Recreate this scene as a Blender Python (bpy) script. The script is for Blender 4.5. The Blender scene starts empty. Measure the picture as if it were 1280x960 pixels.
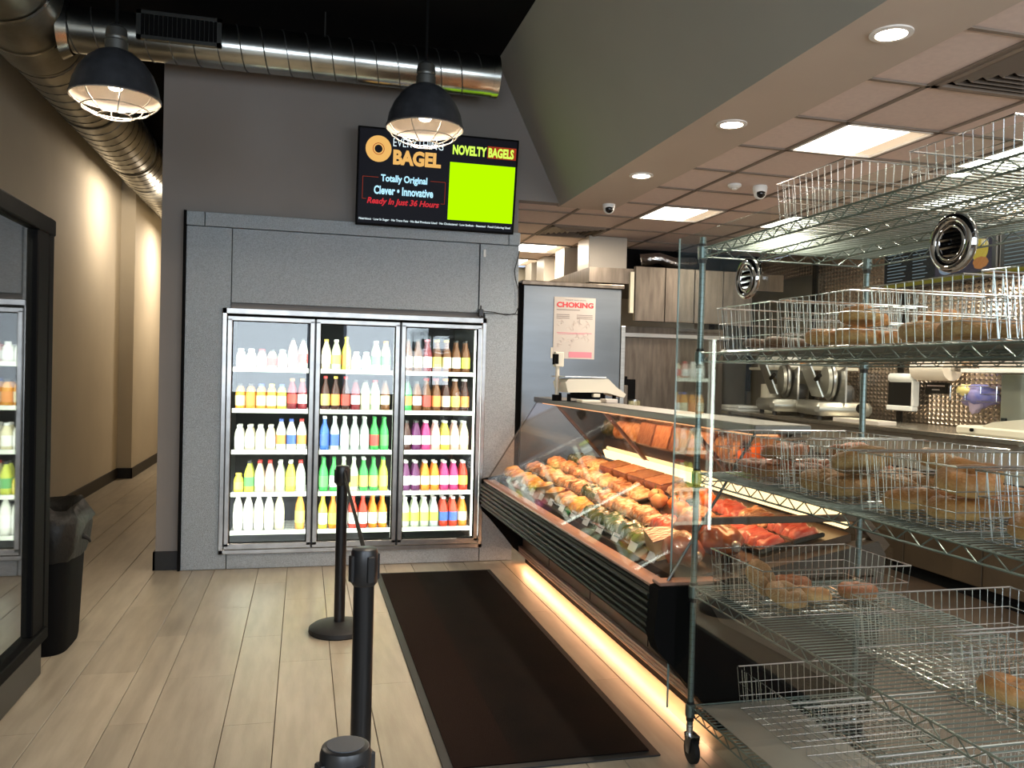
import bpy, math, random
from mathutils import Vector, Matrix, noise
random.seed(7)
PI = math.pi
S = bpy.context.scene
COL = S.collection

# ------------------------------------------------------------------ camera
YAW, PITCH, ROLL, FPX = 0.246005, -0.0137607, 0.0245923, 1038.47
f_ = Vector((math.sin(YAW)*math.cos(PITCH), math.cos(YAW)*math.cos(PITCH), math.sin(PITCH)))
r0 = Vector((math.cos(YAW), -math.sin(YAW), 0)); u0 = r0.cross(f_)
r_ = math.cos(ROLL)*r0 + math.sin(ROLL)*u0
u_ = -math.sin(ROLL)*r0 + math.cos(ROLL)*u0
cd = bpy.data.cameras.new('camera'); cam = bpy.data.objects.new('camera', cd); COL.objects.link(cam)
M = Matrix((r_, u_, -f_)).transposed().to_4x4(); M.translation = Vector((0, 0, 1.56)); cam.matrix_world = M
cd.sensor_fit = 'HORIZONTAL'; cd.sensor_width = 36; cd.lens = 36*FPX/1280; cd.clip_start = .02
S.camera = cam

# ------------------------------------------------------------------ world, exposure, daylight
S.view_settings.view_transform = 'Standard'; S.view_settings.look = 'None'
S.view_settings.gamma = 1; S.view_settings.use_curve_mapping = False
S.view_settings.exposure = 0.3
W = bpy.data.worlds.new('world'); S.world = W; W.use_nodes = True
W.node_tree.nodes['Background'].inputs[0].default_value = (.62, .74, 1, 1)
W.node_tree.nodes['Background'].inputs[1].default_value = .9

def area(name, loc, size, power, col, direction, spread=PI, along_y=False):
    l = bpy.data.lights.new(name, 'AREA'); l.shape = 'RECTANGLE'; l.size, l.size_y = size
    l.energy = power; l.color = col; l.spread = spread
    o = bpy.data.objects.new(name, l); COL.objects.link(o); o.location = loc
    if along_y:      # long side of the lamp runs along world Y
        zz = -Vector(direction).normalized(); yy = Vector((0, 1, 0)); xx = yy.cross(zz).normalized()
        o.rotation_euler = Matrix((xx, yy, zz)).transposed().to_euler()
    else: o.rotation_euler = Vector(direction).to_track_quat('-Z', 'Y').to_euler()
    return o
def point(name, loc, power, col, radius=.05):
    l = bpy.data.lights.new(name, 'POINT'); l.energy = power; l.color = col; l.shadow_soft_size = radius
    o = bpy.data.objects.new(name, l); COL.objects.link(o); o.location = loc
    return o
DAY = (.80, .90, 1.0); WARM = (1.0, .72, .46); LAMP = (1.0, .84, .67); DELI = (1.0, .48, .22)
# daylight coming through the shopfront glass behind the viewer
area('daylight_shopfront', (-.9, -2.2, 1.9), (1.9, 1.6), 75, DAY, (0, 1, -.05))
area('daylight_shopfront', (1.7, -2.2, 1.9), (1.9, 1.6), 75, DAY, (0, 1, -.05))
area('daylight_shopfront', (4.2, -2.2, 1.9), (1.8, 1.6), 65, DAY, (0, 1, -.05))

# ------------------------------------------------------------------ materials
MATS = {}
def mk(name):
    m = bpy.data.materials.new(name); m.use_nodes = True
    nt = m.node_tree; b = nt.nodes['Principled BSDF']
    return m, nt, b
def rgb(c): return (c[0], c[1], c[2], 1)
def mat(name, col, rough=.5, metal=0, spec=.5, var=0, vscale=8, bump=0, bscale=40, emit=None, estr=0, col2=None, stretch=None, coat=0, objrand=0, obj=True):
    """principled with optional noise colour variation between col and col2, and fine bump"""
    if name in MATS: return MATS[name]
    m, nt, b = mk(name); N = nt.nodes; L = nt.links
    b.inputs['Base Color'].default_value = rgb(col); b.inputs['Roughness'].default_value = rough
    b.inputs['Metallic'].default_value = metal; b.inputs['Specular IOR Level'].default_value = spec
    b.inputs['Coat Weight'].default_value = coat
    tc = N.new('ShaderNodeTexCoord'); src = tc.outputs['Object']
    if stretch:
        mp = N.new('ShaderNodeMapping'); mp.inputs['Scale'].default_value = stretch
        L.new(src, mp.inputs[0]); src = mp.outputs[0]
    cur = None
    if var or col2:
        n = N.new('ShaderNodeTexNoise'); n.inputs['Scale'].default_value = vscale; n.inputs['Detail'].default_value = 5
        L.new(src, n.inputs['Vector'])
        cr = N.new('ShaderNodeValToRGB'); L.new(n.outputs['Fac'], cr.inputs[0])
        c2 = col2 if col2 else tuple(x*(1-var) for x in col)
        cr.color_ramp.elements[0].position = .35; cr.color_ramp.elements[1].position = .65
        cr.color_ramp.elements[0].color = rgb(c2); cr.color_ramp.elements[1].color = rgb(col)
        cur = cr.outputs[0]
    if objrand:
        oi = N.new('ShaderNodeObjectInfo'); mr = N.new('ShaderNodeMapRange')
        L.new(oi.outputs['Random'], mr.inputs[0]); mr.inputs[3].default_value = 1-objrand; mr.inputs[4].default_value = 1+objrand*.4
        mx = N.new('ShaderNodeMix'); mx.data_type = 'RGBA'; mx.blend_type = 'MULTIPLY'; mx.inputs[0].default_value = 1
        if cur: L.new(cur, mx.inputs[6])
        else: mx.inputs[6].default_value = rgb(col)
        L.new(mr.outputs[0], mx.inputs[7]); cur = mx.outputs[2]
    if cur: L.new(cur, b.inputs['Base Color'])
    if bump:
        n2 = N.new('ShaderNodeTexNoise'); n2.inputs['Scale'].default_value = bscale; n2.inputs['Detail'].default_value = 3
        L.new(src, n2.inputs['Vector'])
        bp = N.new('ShaderNodeBump'); bp.inputs['Strength'].default_value = bump; bp.inputs['Distance'].default_value = .01
        L.new(n2.outputs['Fac'], bp.inputs['Height']); L.new(bp.outputs[0], b.inputs['Normal'])
    if emit:
        b.inputs['Emission Color'].default_value = rgb(emit); b.inputs['Emission Strength'].default_value = estr
    MATS[name] = m
    return m
def emis(name, col, strength):
    if name in MATS: return MATS[name]
    m = bpy.data.materials.new(name); m.use_nodes = True; nt = m.node_tree; nt.nodes.clear()
    e = nt.nodes.new('ShaderNodeEmission'); e.inputs[0].default_value = rgb(col); e.inputs[1].default_value = strength
    o = nt.nodes.new('ShaderNodeOutputMaterial'); nt.links.new(e.outputs[0], o.inputs[0])
    MATS[name] = m; return m
def glass(name, tint=(1, 1, 1), base=.04, gain=1.0, rough=0.0):
    """clear sheet: see-through with a Schlick mirror reflection, no refraction (thin sheet)"""
    m = bpy.data.materials.new(name); m.use_nodes = True; nt = m.node_tree; N = nt.nodes; L = nt.links; N.clear()
    g = N.new('ShaderNodeNewGeometry'); d = N.new('ShaderNodeVectorMath'); d.operation = 'DOT_PRODUCT'
    L.new(g.outputs['Normal'], d.inputs[0]); L.new(g.outputs['Incoming'], d.inputs[1])
    def mth(op, a, bb=None):
        n = N.new('ShaderNodeMath'); n.operation = op
        for i, v in enumerate((a, bb)):
            if v is None: continue
            if isinstance(v, (int, float)): n.inputs[i].default_value = v
            else: L.new(v, n.inputs[i])
        return n.outputs[0]
    c = mth('ABSOLUTE', d.outputs['Value']); c = mth('SUBTRACT', 1.0, c); c = mth('POWER', c, 5.0)
    c = mth('MULTIPLY', c, 1-base); c = mth('ADD', c, base); c = mth('MULTIPLY', c, gain); c = mth('MINIMUM', c, 1.0)
    t = N.new('ShaderNodeBsdfTransparent'); t.inputs[0].default_value = rgb(tint)
    gl = N.new('ShaderNodeBsdfGlossy'); gl.inputs['Roughness'].default_value = rough
    mx = N.new('ShaderNodeMixShader'); L.new(c, mx.inputs[0]); L.new(t.outputs[0], mx.inputs[1]); L.new(gl.outputs[0], mx.inputs[2])
    o = N.new('ShaderNodeOutputMaterial'); L.new(mx.outputs[0], o.inputs[0])
    return m

m_plank = mat('pale oak tile', (.42, .365, .275), .32, col2=(.34, .29, .215), vscale=3, stretch=(6, .8, 1), objrand=.12, bump=.05, bscale=30)
m_grout = mat('dark joint', (.10, .085, .07), .8)
m_kfloor = mat('brown quarry floor', (.045, .026, .015), .5, var=.4, vscale=4)
m_wall = mat('beige wall paint', (.60, .535, .41), .75, var=.05, vscale=2, bump=.03, bscale=90)
m_gwall = mat('taupe grey wall paint', (.26, .232, .208), .75, var=.05, vscale=2, bump=.03, bscale=90)
m_bulk = mat('grey bulkhead paint', (.34, .33, .285), .8, var=.04, vscale=1.5)
m_soff = mat('soffit paint', (.56, .46, .37), .8, var=.03, vscale=2)
m_black = mat('matt black', (.004, .004, .004), .9, spec=.1)
m_base = mat('black baseboard', (.012, .011, .010), .5)
m_tile = mat('ceiling tile', (.76, .61, .53), .9, var=.06, vscale=30, bump=.1, bscale=120, objrand=.06)
m_tbar = mat('ceiling grid', (.22, .17, .13), .6)
m_steel = mat('brushed steel', (.52, .52, .50), .28, 1, var=.15, vscale=6, stretch=(1, 1, 12))
m_steelh = mat('hood steel', (.19, .160, .13), .34, .9, var=.35, vscale=5, stretch=(4, 4, .6))
m_stucco = mat('embossed cooler panel', (.47, .53, .57), .42, .6, var=.3, vscale=150, bump=.6, bscale=230)
m_alum = mat('aluminium door frame', (.44, .43, .41), .30, .9, var=.2, vscale=10)
m_chrome = mat('chrome wire', (.85, .87, .90), .2, 1)
m_zinc = mat('zinc shelf wire', (.20, .245, .235), .34, .8)
m_duct = mat('spiral duct metal', (.55, .56, .52), .22, 1, var=.3, vscale=5)
m_ductd = mat('dull duct metal', (.36, .35, .30), .36, 1, var=.3, vscale=5)
m_seam = mat('duct seam', (.12, .12, .11), .4, .8)
m_shade = mat('pendant shade', (.05, .052, .058), .42, .3, var=.3, vscale=20)
m_shin = mat('pendant inside', (.30, .25, .20), .45)
m_bulb = emis('bulb glow', (1, .86, .66), 9)
m_wirel = mat('pendant cage wire', (.55, .50, .42), .35, .6)
m_mat = mat('brown mat carpet', (.0045, .003, .0024), .95, spec=.1, col2=(.008, .0045, .0032), vscale=5, bump=.5, bscale=300)
m_mat2 = mat('mat worn band', (.010, .0045, .003), .95, spec=.1, bump=.5, bscale=300)
m_rub = mat('black rubber', (.010, .010, .010), .6)
m_plast = mat('black plastic', (.014, .014, .015), .35)
m_satin = mat('satin black', (.004, .004, .004), .7, spec=.08)
m_stan = mat('stanchion black', (.010, .010, .011), .3, .2)
m_bag = mat('black bin liner', (.012, .011, .009), .5, bump=.5, bscale=28, spec=.25)
m_glass = glass('cooler door glass', (.97, 1, .98), gain=1.0)
m_acry = glass('acrylic sheet', (.95, .985, .97), gain=1.0)
m_dglass = glass('deli glass', (.99, .97, .95), gain=.4)
m_mirr = mat('dark cabinet glass', (.012, .014, .014), .03, 0, spec=1.0, coat=1.0)
m_white = mat('white enamel', (.80, .80, .76), .4)
m_rail = mat('price rail', (.75, .76, .66), .4)
m_int = mat('cooler liner', (.16, .17, .17), .5)
m_dark = mat('dark interior', (.02, .022, .025), .7)
m_strip = emis('cooler led', (.95, 1, .93), 9)
m_troff = emis('troffer diffuser', (1, .93, .80), 9)
m_troff2 = mat('troffer pan', (.85, .74, .60), .5, emit=(1, .75, .5), estr=.5)  # faint own glow stands in for lamp light falling on the pan
m_can = emis('downlight glow', (1, .88, .70), 22)
m_trim = mat('white trim ring', (.8, .75, .68), .5)
m_lam = mat('bronze laminate', (.20, .11, .07), .32, .2, var=.1, vscale=3)
m_pink = mat('copper trim', (.34, .20, .15), .35, .4)
m_deck = mat('deli deck', (.10, .07, .05), .3, .4)
m_bump = mat('ribbed bumper', (.004, .005, .003), .5, 0, spec=.2)
m_mirror = mat('deli mirror', (.60, .48, .40), .06, 1)
m_ledbar = emis('deli lamp', (1.0, .66, .32), 2.6)
m_toe = emis('toe lamp', (1.0, .56, .30), 4)
m_poster = mat('poster paper', (.52, .47, .42), .6)
m_red = mat('red ink', (.62, .04, .05), .6)
m_pinkink = mat('pink ink', (.62, .22, .27), .6)
m_ink = mat('grey ink', (.25, .21, .19), .6)
m_ink2 = mat('faint ink', (.55, .45, .41), .6)
m_scale = mat('cream plastic', (.62, .58, .47), .4)
m_brown = mat('dark brown cabinet', (.055, .036, .020), .5, var=.3, vscale=3)
m_board = mat('brown board', (.040, .028, .019), .6)
m_paper = mat('shelf liner', (.36, .33, .29), .6)
m_capd = mat('camera dome', (.01, .01, .01), .1)

def diamond():
    m, nt, b = mk('diamond plate'); N = nt.nodes; L = nt.links
    b.inputs['Base Color'].default_value = (.56, .45, .36, 1); b.inputs['Metallic'].default_value = .9; b.inputs['Roughness'].default_value = .27
    tc = N.new('ShaderNodeTexCoord'); mp = N.new('ShaderNodeMapping'); mp.inputs['Scale'].default_value = (19, 25, 1)
    sp = N.new('ShaderNodeSeparateXYZ'); cb = N.new('ShaderNodeCombineXYZ'); L.new(tc.outputs['Object'], sp.inputs[0])
    L.new(sp.outputs[1], cb.inputs[0]); L.new(sp.outputs[2], cb.inputs[1]); L.new(cb.outputs[0], mp.inputs[0])
    v = N.new('ShaderNodeTexVoronoi'); v.voronoi_dimensions = '2D'; v.distance = 'MANHATTAN'; v.inputs['Scale'].default_value = 1; v.inputs['Randomness'].default_value = 0.15
    L.new(mp.outputs[0], v.inputs['Vector'])
    cr = N.new('ShaderNodeValToRGB'); cr.color_ramp.elements[0].position = .1; cr.color_ramp.elements[1].position = .5
    cr.color_ramp.elements[0].color = (1, 1, 1, 1); cr.color_ramp.elements[1].color = (0, 0, 0, 1)
    L.new(v.outputs['Distance'], cr.inputs[0])
    bp = N.new('ShaderNodeBump'); bp.inputs['Strength'].default_value = .5; bp.inputs['Distance'].default_value = .03
    L.new(cr.outputs[0], bp.inputs['Height']); L.new(bp.outputs[0], b.inputs['Normal'])
    return m
m_diam = diamond()

def bread(name, top, side, speck, amount=.5):
    m, nt, b = mk(name); N = nt.nodes; L = nt.links
    tc = N.new('ShaderNodeTexCoord'); sp = N.new('ShaderNodeSeparateXYZ'); L.new(tc.outputs['Object'], sp.inputs[0])
    n = N.new('ShaderNodeTexNoise'); n.inputs['Scale'].default_value = 25; L.new(tc.outputs['Object'], n.inputs['Vector'])
    a = N.new('ShaderNodeMath'); a.operation = 'MULTIPLY_ADD'; L.new(n.outputs['Fac'], a.inputs[0]); a.inputs[1].default_value = .03
    L.new(sp.outputs[2], a.inputs[2])
    cr = N.new('ShaderNodeValToRGB'); cr.color_ramp.elements[0].position = .018; cr.color_ramp.elements[1].position = .05
    cr.color_ramp.elements[0].color = rgb(side); cr.color_ramp.elements[1].color = rgb(top); L.new(a.outputs[0], cr.inputs[0])
    v = N.new('ShaderNodeTexVoronoi'); v.inputs['Scale'].default_value = 140; L.new(tc.outputs['Object'], v.inputs['Vector'])
    c2 = N.new('ShaderNodeValToRGB'); c2.color_ramp.elements[0].position = .18; c2.color_ramp.elements[1].position = .32
    c2.color_ramp.elements[0].color = (amount,)*3+(1,); c2.color_ramp.elements[1].color = (0, 0, 0, 1); L.new(v.outputs['Distance'], c2.inputs[0])
    mx = N.new('ShaderNodeMix'); mx.data_type = 'RGBA'; L.new(c2.outputs[0], mx.inputs[0]); L.new(cr.outputs[0], mx.inputs[6]); mx.inputs[7].default_value = rgb(speck)
    L.new(mx.outputs[2], b.inputs['Base Color']); b.inputs['Roughness'].default_value = .55
    bp = N.new('ShaderNodeBump'); bp.inputs['Strength'].default_value = .4; bp.inputs['Distance'].default_value = .004
    L.new(v.outputs['Distance'], bp.inputs['Height']); L.new(bp.outputs[0], b.inputs['Normal'])
    return m
m_bagel = bread('golden bagel crust', (.36, .14, .035), (.66, .41, .16), (.60, .42, .20), .25)
m_seed = bread('seeded bagel crust', (.27, .12, .035), (.46, .28, .11), (.46, .34, .18), .9)
m_darkb = bread('dark bread crust', (.10, .05, .03), (.16, .08, .04), (.30, .20, .12), .5)
m_topp = bread('tomato topped bagel', (.26, .08, .025), (.36, .22, .09), (.60, .10, .04), .9)

# ------------------------------------------------------------------ mesh helper
def woff(o):
    v = Vector((0, 0, 0))
    while o is not None: v += o.location; o = o.parent
    return v
class MB:
    def __init__(s): s.v = []; s.f = []; s.mi = []; s.m = 0
    def add(s, vs, fs):
        b = len(s.v); s.v += [tuple(x) for x in vs]; s.f += [tuple(i+b for i in f) for f in fs]; s.mi += [s.m]*len(fs); return s
    def box(s, x0, x1, y0, y1, z0, z1, b=0):
        if b:
            return s.bbox(x0, x1, y0, y1, z0, z1, b)
        vs = [(x, y, z) for x in (x0, x1) for y in (y0, y1) for z in (z0, z1)]
        return s.add(vs, [(0, 1, 3, 2), (4, 6, 7, 5), (0, 4, 5, 1), (2, 3, 7, 6), (0, 2, 6, 4), (1, 5, 7, 3)])
    def bbox(s, x0, x1, y0, y1, z0, z1, b):
        # box with chamfered vertical edges and chamfered rims
        def ring(z, i):
            a, c, d, e = x0+i, x1-i, y0+i, y1-i; k = b
            return [(a+k, d, z), (c-k, d, z), (c, d+k, z), (c, e-k, z), (c-k, e, z), (a+k, e, z), (a, e-k, z), (a, d+k, z)]
        rs = [ring(z0, b*.6), ring(z0+b, 0), ring(z1-b, 0), ring(z1, b*.6)]
        vs = [p for r in rs for p in r]; fs = []
        for j in range(3):
            for i in range(8): fs.append((j*8+i, j*8+(i+1) % 8, (j+1)*8+(i+1) % 8, (j+1)*8+i))
        fs += [tuple(range(7, -1, -1)), tuple(range(24, 32))]
        return s.add(vs, fs)
    def tube(s, pts, r, n=6, closed=False, cap=True):
        pts = [Vector(p) for p in pts]; m = len(pts); vs = []; fs = []
        rr = r if isinstance(r, (list, tuple)) else [r]*m
        prev = None
        for i, p in enumerate(pts):
            if closed: t = pts[(i+1) % m]-pts[i-1]
            else: t = pts[min(i+1, m-1)]-pts[max(i-1, 0)]
            t.normalize()
            if prev is None:
                a = Vector((0, 0, 1)) if abs(t.z) < .9 else Vector((1, 0, 0))
                e = t.cross(a).normalized()
            else: e = (prev-t*prev.dot(t)).normalized()
            prev = e; g = t.cross(e)
            for k in range(n):
                an = 2*PI*k/n; vs.append(p+(e*math.cos(an)+g*math.sin(an))*rr[i])
        for i in range(m if closed else m-1):
            j = (i+1) % m
            for k in range(n): fs.append((i*n+k, i*n+(k+1) % n, j*n+(k+1) % n, j*n+k))
        if cap and not closed: fs += [tuple(range(n-1, -1, -1)), tuple(range((m-1)*n, m*n))]
        return s.add(vs, fs)
    def cyl(s, p0, p1, r, n=12, r2=None): return s.tube([p0, p1], [r, r if r2 is None else r2], n)
    def lathe(s, prof, c=(0, 0, 0), n=20, ax='z', cap0=True, cap1=True):
        vs = []; fs = []; c = Vector(c)
        for r, z in prof:
            for k in range(n):
                a = 2*PI*k/n
                p = {'z': (r*math.cos(a), r*math.sin(a), z), 'x': (z, r*math.cos(a), r*math.sin(a)), 'y': (r*math.sin(a), z, r*math.cos(a))}[ax]
                vs.append(c+Vector(p))
        for j in range(len(prof)-1):
            for k in range(n): fs.append((j*n+k, j*n+(k+1) % n, (j+1)*n+(k+1) % n, (j+1)*n+k))
        if cap0: fs.append(tuple(range(n-1, -1, -1)))
        if cap1: fs.append(tuple(range((len(prof)-1)*n, len(prof)*n)))
        return s.add(vs, fs)
    def prism(s, poly, a0, a1, ax='y'):
        """poly in the two other axes, extruded along ax"""
        n = len(poly)
        def P(p, a): return {'y': (p[0], a, p[1]), 'x': (a, p[0], p[1]), 'z': (p[0], p[1], a)}[ax]
        vs = [P(p, a0) for p in poly]+[P(p, a1) for p in poly]
        fs = [tuple(range(n-1, -1, -1)), tuple(range(n, 2*n))]+[(i, (i+1) % n, n+(i+1) % n, n+i) for i in range(n)]
        return s.add(vs, fs)
    def slab(s, a, b, c, d, t):
        """thin sheet through four corners with thickness t along its normal"""
        a, b, c, d = map(Vector, (a, b, c, d)); nn = (b-a).cross(d-a).normalized()*t/2
        vs = [p-nn for p in (a, b, c, d)]+[p+nn for p in (a, b, c, d)]
        return s.add(vs, [(3, 2, 1, 0), (4, 5, 6, 7), (0, 1, 5, 4), (1, 2, 6, 5), (2, 3, 7, 6), (3, 0, 4, 7)])
    def ball(s, c, r, n=12, m=8, warp=0, seed=0):
        c = Vector(c); rx, ry, rz = r if isinstance(r, (tuple, list)) else (r, r, r); vs = []; fs = []
        for j in range(1, m):
            t = PI*j/m
            for k in range(n):
                a = 2*PI*k/n; d = Vector((math.sin(t)*math.cos(a), math.sin(t)*math.sin(a), math.cos(t)))
                w = 1+warp*noise.noise(d*1.7+Vector((seed, seed*.7, 0)))
                vs.append(c+Vector((d.x*rx, d.y*ry, d.z*rz))*w)
        for j in range(m-2):
            for k in range(n): fs.append((j*n+k, (j+1)*n+k, (j+1)*n+(k+1) % n, j*n+(k+1) % n))
        b = len(vs); vs += [c+Vector((0, 0, rz)), c-Vector((0, 0, rz))]
        for k in range(n): fs += [(b, k, (k+1) % n), (b+1, (m-2)*n+(k+1) % n, (m-2)*n+k)]
        return s.add(vs, fs)
    def mesh(s, name, mats, smooth=False):
        me = bpy.data.meshes.new(name); me.from_pydata(s.v, [], s.f)
        for m in (mats if isinstance(mats, (list, tuple)) else [mats]): me.materials.append(m)
        me.polygons.foreach_set('material_index', s.mi)
        me.update()
        import bmesh
        bm = bmesh.new(); bm.from_mesh(me); bmesh.ops.recalc_face_normals(bm, faces=bm.faces); bm.to_mesh(me); bm.free()
        if smooth:
            me.polygons.foreach_set('use_smooth', [True]*len(me.polygons))
            if smooth != 'all': me.set_sharp_from_angle(angle=.7)
        return me
    def build(s, name, mats, parent=None, smooth=False, world=True):
        if parent is not None and world:
            o_ = woff(parent); s.v = [(a-o_.x, b-o_.y, c-o_.z) for a, b, c in s.v]
        me = s.mesh(name, mats, smooth)
        o = bpy.data.objects.new(name, me); COL.objects.link(o); o.parent = parent
        return o
def put(name, me, parent=None, loc=(0, 0, 0), rot=(0, 0, 0)):
    o = bpy.data.objects.new(name, me); COL.objects.link(o); o.parent = parent; o.location = loc; o.rotation_euler = rot; return o
def thing(name, label, cat, loc=(0, 0, 0), rot=(0, 0, 0), group=None):
    o = bpy.data.objects.new(name, None); COL.objects.link(o); o.location = loc; o.rotation_euler = rot
    o.empty_display_size = .05; o['label'] = label; o['category'] = cat
    if group: o['group'] = group
    return o
def tag(o, label, cat, group=None, kind=None):
    o['label'] = label; o['category'] = cat
    if group: o['group'] = group
    if kind: o['kind'] = kind
    return o
def struct(o): o['kind'] = 'structure'; return o
def dup(root, loc, rot=(0, 0, 0), label=None, group=None, scale=None):
    r = root.copy(); COL.objects.link(r); r.location = loc; r.rotation_euler = rot
    if label: r['label'] = label
    if group: r['group'] = group
    if scale: r.scale = scale
    for ch in list(root.children):
        c = ch.copy(); COL.objects.link(c); c.parent = r
        for g in list(ch.children):
            d = g.copy(); COL.objects.link(d); d.parent = c
    return r
ORD = ['first', 'second', 'third', 'fourth', 'fifth', 'sixth', 'seventh', 'eighth', 'ninth', 'tenth', 'eleventh', 'twelfth', 'thirteenth', 'fourteenth', 'fifteenth', 'sixteenth']
def text(name, body, m, parent, x0, x1, zc, h, y=-.004, shear=0, bold=0, space=1.0):
    """flat lettering as a mesh in the parent's x/z plane, fitted to x0..x1 and height h"""
    cu = bpy.data.curves.new(name, 'FONT'); cu.body = body; cu.extrude = .002; cu.shear = shear; cu.offset = bold; cu.space_character = space
    cu.resolution_u = 3
    t = bpy.data.objects.new(name, cu); COL.objects.link(t)
    me = bpy.data.meshes.new_from_object(t.evaluated_get(bpy.context.evaluated_depsgraph_get()))
    bpy.data.objects.remove(t)
    xs = [v.co.x for v in me.vertices]; ys = [v.co.y for v in me.vertices]
    a, b, c, d = min(xs), max(xs), min(ys), max(ys)
    for v in me.vertices:
        x = x0+(v.co.x-a)/(b-a)*(x1-x0); z = zc+((v.co.y-c)/(d-c)-.5)*h
        v.co = (x, y-v.co.z*.4, z)
    me.name = name; me.materials.clear(); me.materials.append(m)
    o = bpy.data.objects.new(name, me); COL.objects.link(o); o.parent = parent; return o

# ================================================================== STRUCTURE
YC = 6.70
# ---- floor: planks along Y with the widths read from the photo
fl = MB().box(-2.7, 1.95, -2.2, 16.4, -.06, -.008).build('floor', m_grout); struct(fl)
fo = fl
wid = [.162, .319, .215, .264]; x = -.788-.96*2; k = 0; rows = []
while x < 1.95:
    w = wid[k % 4]; rows.append((x, min(x+w, 1.95))); x += w; k += 1
for i, (a, b) in enumerate(rows):
    if b < -2.6: continue
    a = max(a, -2.7)
    y = -2.2-random.random()*1.2; L_ = 1.22 if (b-a) < .3 else 1.22
    if abs(a+.307) < .01: y = 4.983-1.22*6
    if abs(a+.626) < .01: y = 4.38-1.22*6
    if abs(a+.092) < .01: y = 4.527-1.22*6
    while y < 16.4:
        y1 = y+L_
        if y1 > -2.2:
            ya, yb = max(y, -2.2), min(y1, 16.4)
            g = .0017
            me = MB().prism([(a+g, -.008), (a+g, -.0015), (a+g+.0015, 0), (b-g-.0015, 0), (b-g, -.0015), (b-g, -.008)], ya+.0007, yb-.0007).mesh('floor_plank', m_plank)
            put('floor_plank', me, fo)
        y = y1
struct(MB().box(1.95, 5.7, -2.2, 11.2, -.06, -.001).build('floor', m_kfloor))

# ---- walls
w = MB().box(-2.6, -2.42, -2.2, 12.15, 0, 4.15).box(-2.6, -2.24, 12.15, 16.4, 0, 4.15).build('wall_left', m_wall); struct(w)
b = MB().box(-2.42, -2.405, -2.2, 12.13, 0, .14).box(-2.42, -2.225, 12.13, 12.15, 0, .14).box(-2.24, -2.225, 12.13, 16.3, 0, .14).build('baseboard_left', m_base); struct(b)
struct(MB().box(-2.6, -1.0, 16.3, 16.5, 0, 4.15).build('wall_corridor_end', m_wall))
w = MB()
w.box(-1.06, -.56, YC+.03, YC+.15, 0, 4.15).box(1.40, 1.71, YC+.03, YC+.15, 0, 4.15).box(-.56, 1.40, YC+.03, YC+.15, 2.0, 4.15)
w.prism([(1.71, 3.0), (2.085, 3.0), (1.71, 3.75)], YC+.03, YC+.15)
struct(w.build('wall_back', m_gwall))
struct(MB().box(-1.06, -.98, YC+.15, 16.3, 0, 4.15).build('wall_corridor_right', m_wall))
struct(MB().box(-1.075, -.879, YC+.005, YC+.03, 0, .14).box(-1.075, -1.06, YC+.005, 9, 0, .14).build('baseboard_back', m_base))
# bulkhead: sloping painted face and flat soffit
struct(MB().slab((1.505, -2.2, 4.14), (1.505, YC+.03, 4.14), (2.08, YC+.03, 2.98), (2.08, -2.2, 2.98), .02).build('wall_bulkhead', m_bulk))
struct(MB().box(2.07, 2.55, -2.2, YC+.1, 2.98, 3.02).build('ceiling_soffit', m_soff))
struct(MB().box(-2.6, 1.52, -2.2, 16.4, 4.13, 4.2).build('ceiling_upper', m_black))
# shopfront wall behind the viewer
w = MB().box(-2.6, 5.7, -2.45, -2.3, 0, 1.1).box(-2.6, 5.7, -2.45, -2.3, 2.75, 4.15)
for a, b2 in ((-2.6, -1.9), (.1, .7), (2.7, 3.25), (5.15, 5.7)): w.box(a, b2, -2.45, -2.3, 1.1, 2.75)
struct(w.build('wall_shopfront', m_gwall))
# kitchen shell
struct(MB().box(5.45, 5.6, 3.2, 11.1, 0, 3.0).build('wall_kitchen_right', m_diam))
struct(MB().box(5.45, 5.6, -2.2, 3.2, 0, 3.0).build('wall_right', m_wall))
struct(MB().box(1.7, 5.6, 11.0, 11.1, 0, 3.0).build('wall_kitchen_end', m_wall))
struct(MB().box(1.70, 1.76, 8.15, 11.0, 0, 3.0).build('wall_kitchen_left', m_wall))
# drop ceiling: tiles in a grid of T-bars
ce = MB().box(2.10, 5.6, -2.2, YC+.1, 3.06, 3.12).box(1.7, 5.6, YC+.15, 11.1, 3.06, 3.12).build('ceiling', m_black); struct(ce)
P_ = .61; X0 = 2.90; Y0 = 4.05
xs = [1.72, X0-P_, X0, X0+P_, X0+2*P_, X0+3*P_, X0+4*P_, 5.45]
LIGHTS = {(2.90, 4.05), (2.90, round(4.05+4*P_, 2)), (2.29, round(4.05+8*P_, 2)), (2.90, round(4.05-4*P_, 2)), (2.29, round(4.05+10*P_, 2)), (4.12, 4.05), (4.12, round(4.05+4*P_, 2)), (4.73, round(4.05-4*P_, 2)), (4.73, round(4.05+2*P_, 2))}
VENTS = {(2.29, round(4.05+6*P_, 2)), (2.90, round(4.05-2*P_, 2))}
tb = MB()
for j in range(-10, 12):
    y = round(Y0+j*P_, 2)
    if y < -2.2 or y > 11: continue
    tb.box(2.55 if y < YC else 1.72, 5.45, y-.012, y+.012, 2.992, 3.001)
for xx in xs[1:-1]: tb.box(xx-.012, xx+.012, YC if xx < 2.5 else -2.2, 11, 2.992, 3.001)
tb.build('grid_frame', m_tbar, ce)
TILE = {}
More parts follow.
